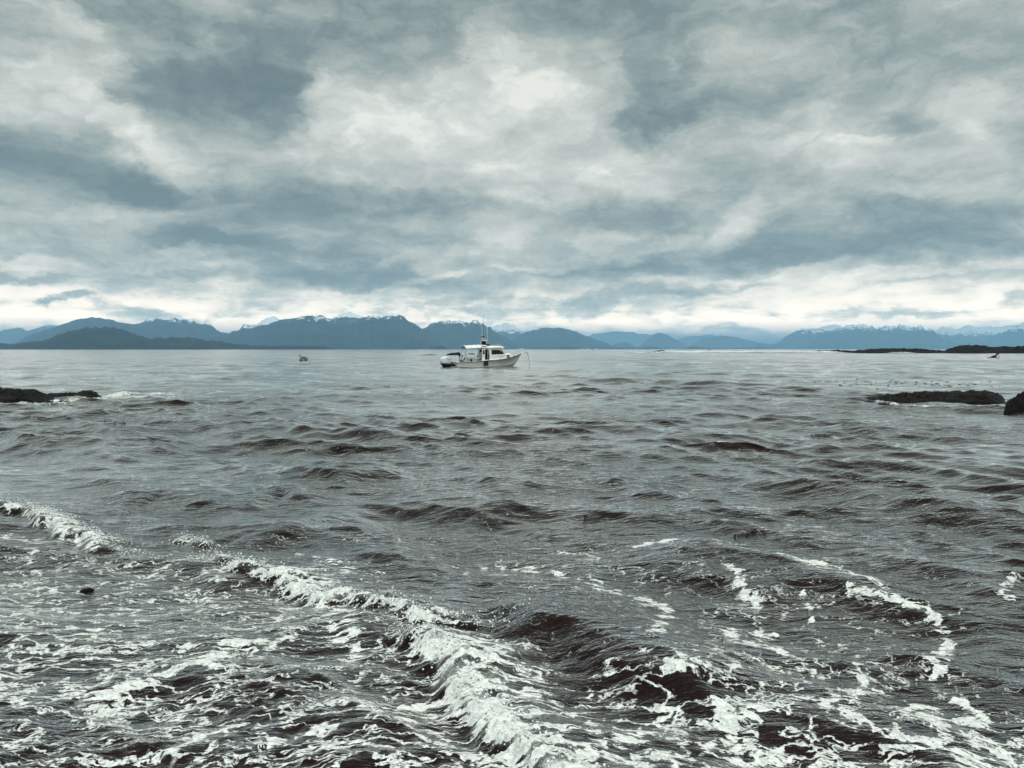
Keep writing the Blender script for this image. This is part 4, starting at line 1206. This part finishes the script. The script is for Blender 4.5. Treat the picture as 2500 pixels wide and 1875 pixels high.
# ------------------------------------------------------------------ other things on the water
bx_, by_ = gnd(655, 779.5)
buoy = empty('mooring_buoy', (bx_, by_, 0))
tag(buoy, 'dark mottled weed-covered buoy with a ring, alone left of the boat', 'buoy')
bmm, T = new_mat('mottled_buoy')
bp = T.n('ShaderNodeTexCoord').outputs['Object']
bc = T.ramp(T.noise(bp, 4.2, 4, .6), [(.48, (.006, .003, .003)), (.56, (.02, .016, .014)), (.63, (.40, .40, .37))])
bb = T.n('ShaderNodeBsdfPrincipled', {'Base Color': bc, 'Roughness': .5})
T.n('ShaderNodeOutputMaterial', {'Surface': bb.outputs[0]})
MB().loft([[(r__ * math.cos(a) * (1 + .10 * math.sin(3 * a + z_ * 5)), r__ * .8 * math.sin(a) * (1 + .12 * math.sin(5 * a + z_ * 7)), z_) for a in np.linspace(0, 2 * math.pi, 25)[:-1]]
           for z_, r__ in ((-.3, .72), (-.05, .80), (.12, .78), (.30, .68), (.45, .52), (.58, .36), (.68, .18), (.72, .04))]).build('float', bmm, buoy, True)
MB().tube([(-.55 + .17 * math.cos(a), 0, .90 + .17 * math.sin(a)) for a in np.linspace(0, 2 * math.pi, 15)], .05, 7).build('ring', black, buoy, True)
MB().tube([(-.50, 0, .75), (-.10, 0, .60), (.25, -.1, .74), (.55, -.05, .48), (.85, 0, .42)], .055, 7).build('chain', darkg, buoy, True)

sx_, sy_ = gnd(2150, 773)
snag = empty('driftwood_snag', (sx_, sy_, 0))
tag(snag, 'dark leaning driftwood snag in front of the highest right reef', 'driftwood')
k_ = .105
MB().tube([(-1.4 , 0, -.05), (-.7, 0, .22), (.1, 0, .55), (.55, 0, 1.0), (.75, 0, 1.35)], .16, 8, .26).ball((.72, 0, 1.25), (.30, .22, .30), 9, 7, .15, 3).ball((-.35, 0, .30), (.65, .3, .26), 9, 7, .15, 4).build('trunk', woodm, snag, True)
MB().tube([(.85, 0, 1.2), (.80, 0, .55), (.70, 0, -.1)], .045, 6).build('branch', woodm, snag, True)
MB().tube([(-1.9, 0, .04), (-.8, 0, .06), (.2, 0, .02), (.75, 0, -.06)], .10, 6).build('root', woodm, snag, True)


def weed(px, py, w, d, n, seed, label, name='seaweed_clump', group=None):
    x0, y0 = gnd(px, py)
    z0 = water_z(x0, y0)
    root = empty(name, (x0, y0, z0))
    tag(root, label, 'seaweed', group)
    rg = random.Random(seed)
    fr_ = MB()
    stem = []
    for i in range(17):
        a = -1 + i / 8.0
        xx, yy = a * w * .45, (.22 * math.sin(a * 4 + seed) + rg.uniform(-.1, .1)) * d
        stem.append(Vector((xx, yy, water_z(x0 + xx, y0 + yy) - z0 + .006)))
    fr_.tube(stem, .004 * max(.8, w / .35), 5)
    for i in range(n):
        p0 = stem[rg.randrange(17)].copy()
        an = rg.uniform(0, 6.28)
        L = rg.uniform(.3, 1.0) * d * .45
        ux, uy = math.cos(an) * rg.uniform(.4, 1), math.sin(an)
        zz = lambda q: water_z(x0 + q.x, y0 + q.y) - z0
        p1 = p0 + Vector((ux * L * .5, uy * L * .5, 0)); p1.z = zz(p1) + rg.uniform(.0, .016)
        p2 = p0 + Vector((ux * L, uy * L, 0)); p2.z = zz(p2) + rg.uniform(.0, .022)
        ww = .012 * max(.6, w / .35)
        sd_ = Vector((-uy, ux, .2)) * ww * .5
        up = Vector((0, 0, .003))
        q5 = (p0 - sd_ * .4, p1 - sd_, p2, p1 + sd_, p0 + sd_ * .4)
        fr_.add(list(q5) + [v_ + up for v_ in q5],
                [(4, 3, 2, 1, 0), (5, 6, 7, 8, 9), (0, 1, 6, 5), (1, 2, 7, 6), (2, 3, 8, 7), (3, 4, 9, 8), (4, 0, 5, 9)])
        if i % 2 == 0:
            fr_.ball(p2, rg.uniform(.005, .009) * max(.8, w / .35), 7, 5)
    fr_.build('frond', weedm, root)
    return root


weed(1623, 1170, .26, .20, 95, 1, 'dark brown floating seaweed clump right of the centre foreground')
weed(1264 * 2212 / 2212, 1132, .05, .06, 10, 2, 'tiny dark seaweed tuft floating below the boat in open water')
weed(1770, 942, .55, .6, 40, 3, 'small sparse seaweed clump in the grey water at right')
weed(264, 924, 1.0, .9, 60, 4, 'brownish seaweed raft on the waves below the left reef')
weed(338, 959, .5, .5, 40, 5, 'small brown seaweed patch just below the left raft')
x0, y0 = gnd(1585, 1172)
z0 = water_z(x0, y0)
bld = empty('upright_seaweed', (x0, y0, z0))
tag(bld, 'single upright dark seaweed blade just left of the seaweed clump', 'seaweed')
MB().loft([[(w_ * math.cos(a) + .004 * i, .004 * math.sin(a), z_) for a in np.linspace(0, 2 * math.pi, 9)[:-1]]
           for i, (z_, w_) in enumerate(((-.03, .004), (-.01, .009), (.01, .012), (.03, .009), (.05, .003)))]).build('frond', weedm, bld, True)
# loose weed scraps on the calmer water at right: nobody could count them
rg = random.Random(8)
fm = MB()
for i in range(220):
    px = rg.choice((rg.uniform(1690, 2160), rg.gauss(1860, 70), rg.gauss(2010, 60)))
    py = 826 + rg.gauss(0, 4) + (px - 1690) * .012
    x0, y0 = gnd(px, py)
    z0 = water_z(x0, y0)
    L = rg.uniform(.03, .16)
    fm.ball((x0, y0, z0), (L, .05, .018), 6, 4, .3, i)
tag(fm.build('seaweed_scraps', weedm), kind='stuff')

# ------------------------------------------------------------------ tiny things on the far shore
def house(px, py, D, w, label, group='white buildings on the far shore'):
    x_, z_ = plane_at(px, py, D)
    h = empty('house', (x_, D, 0))
    hh = max(z_, 3.0)
    MB().box((-w / 2, -w * .35, -1), (w / 2, w * .35, hh * .7)).build('wall', white, h)
    MB().prism([(-w * .55, hh * .7), (w * .55, hh * .7), (0, hh * 1.05)], -w * .38, w * .38).build('roof', darkg if w > 30 else steel, h)
    return tag(h, label, 'house', group)


house(1080, 751, 7300, 18, 'small white building on the shore left of the boat mast')
house(1257, 752, 9500, 34, 'leftmost white building on the far shore right of the boat')
house(1270, 752, 9600, 26, 'second white building on the far shore right of the boat')
house(1288, 752.2, 9500, 28, 'white building farthest right on the distant shore')
bx2, _ = plane_at(1531, 753, 2600)
fb_ = empty('distant_boat', (bx2, 2600, 0))
tag(fb_, 'tiny dark boat on the horizon right of the far surf', 'boat')
MB().loft([[(s_, -w_, .9 + .02 * s_), (s_, 0, -.6), (s_, w_, .9 + .02 * s_)] for s_, w_ in ((-5, 1.5), (0, 1.8), (3.5, 1.2), (5.5, .1))]).build('hull', darkg, fb_)
MB().box((-1.5, -1.2, .9), (1.8, 1.2, 3.2)).build('cabin', darkg, fb_, bevel=.1)
MB().tube([(0, 0, 3.2), (0, 0, 6.0)], .12, 6).build('mast', darkg, fb_)

# droplets and flecks thrown up along the breaking crests: nobody could count them
rg = random.Random(21)
sp_ = MB()
for pts, h, wf, wb, fc, fb in CRESTS:
    if fc < .5:
        continue
    g_ = smooth_poly([gnd(*p, h * .85 + .03) for p in pts])
    for i in range(len(g_) - 1):
        (ax, ay), (bx, by) = g_[i], g_[i + 1]
        if min(ay, by) < 3.0:
            continue
        L = math.hypot(bx - ax, by - ay)
        for k_ in range(int(L * 300)):
            t = rg.random()
            x_ = ax + (bx - ax) * t + rg.gauss(0, .06)
            y_ = ay + (by - ay) * t + rg.gauss(0, .06)
            z_ = water_z(x_, y_) + abs(rg.gauss(0, .035)) + .002
            sp_.ball((x_, y_, z_), rg.choice((.002, .003, .003, .005, .008)), 5, 3)
froth = simple_mat('froth', (.82, .84, .81), .6)
tag(sp_.build('sea_spray', froth, None, True), kind='stuff')
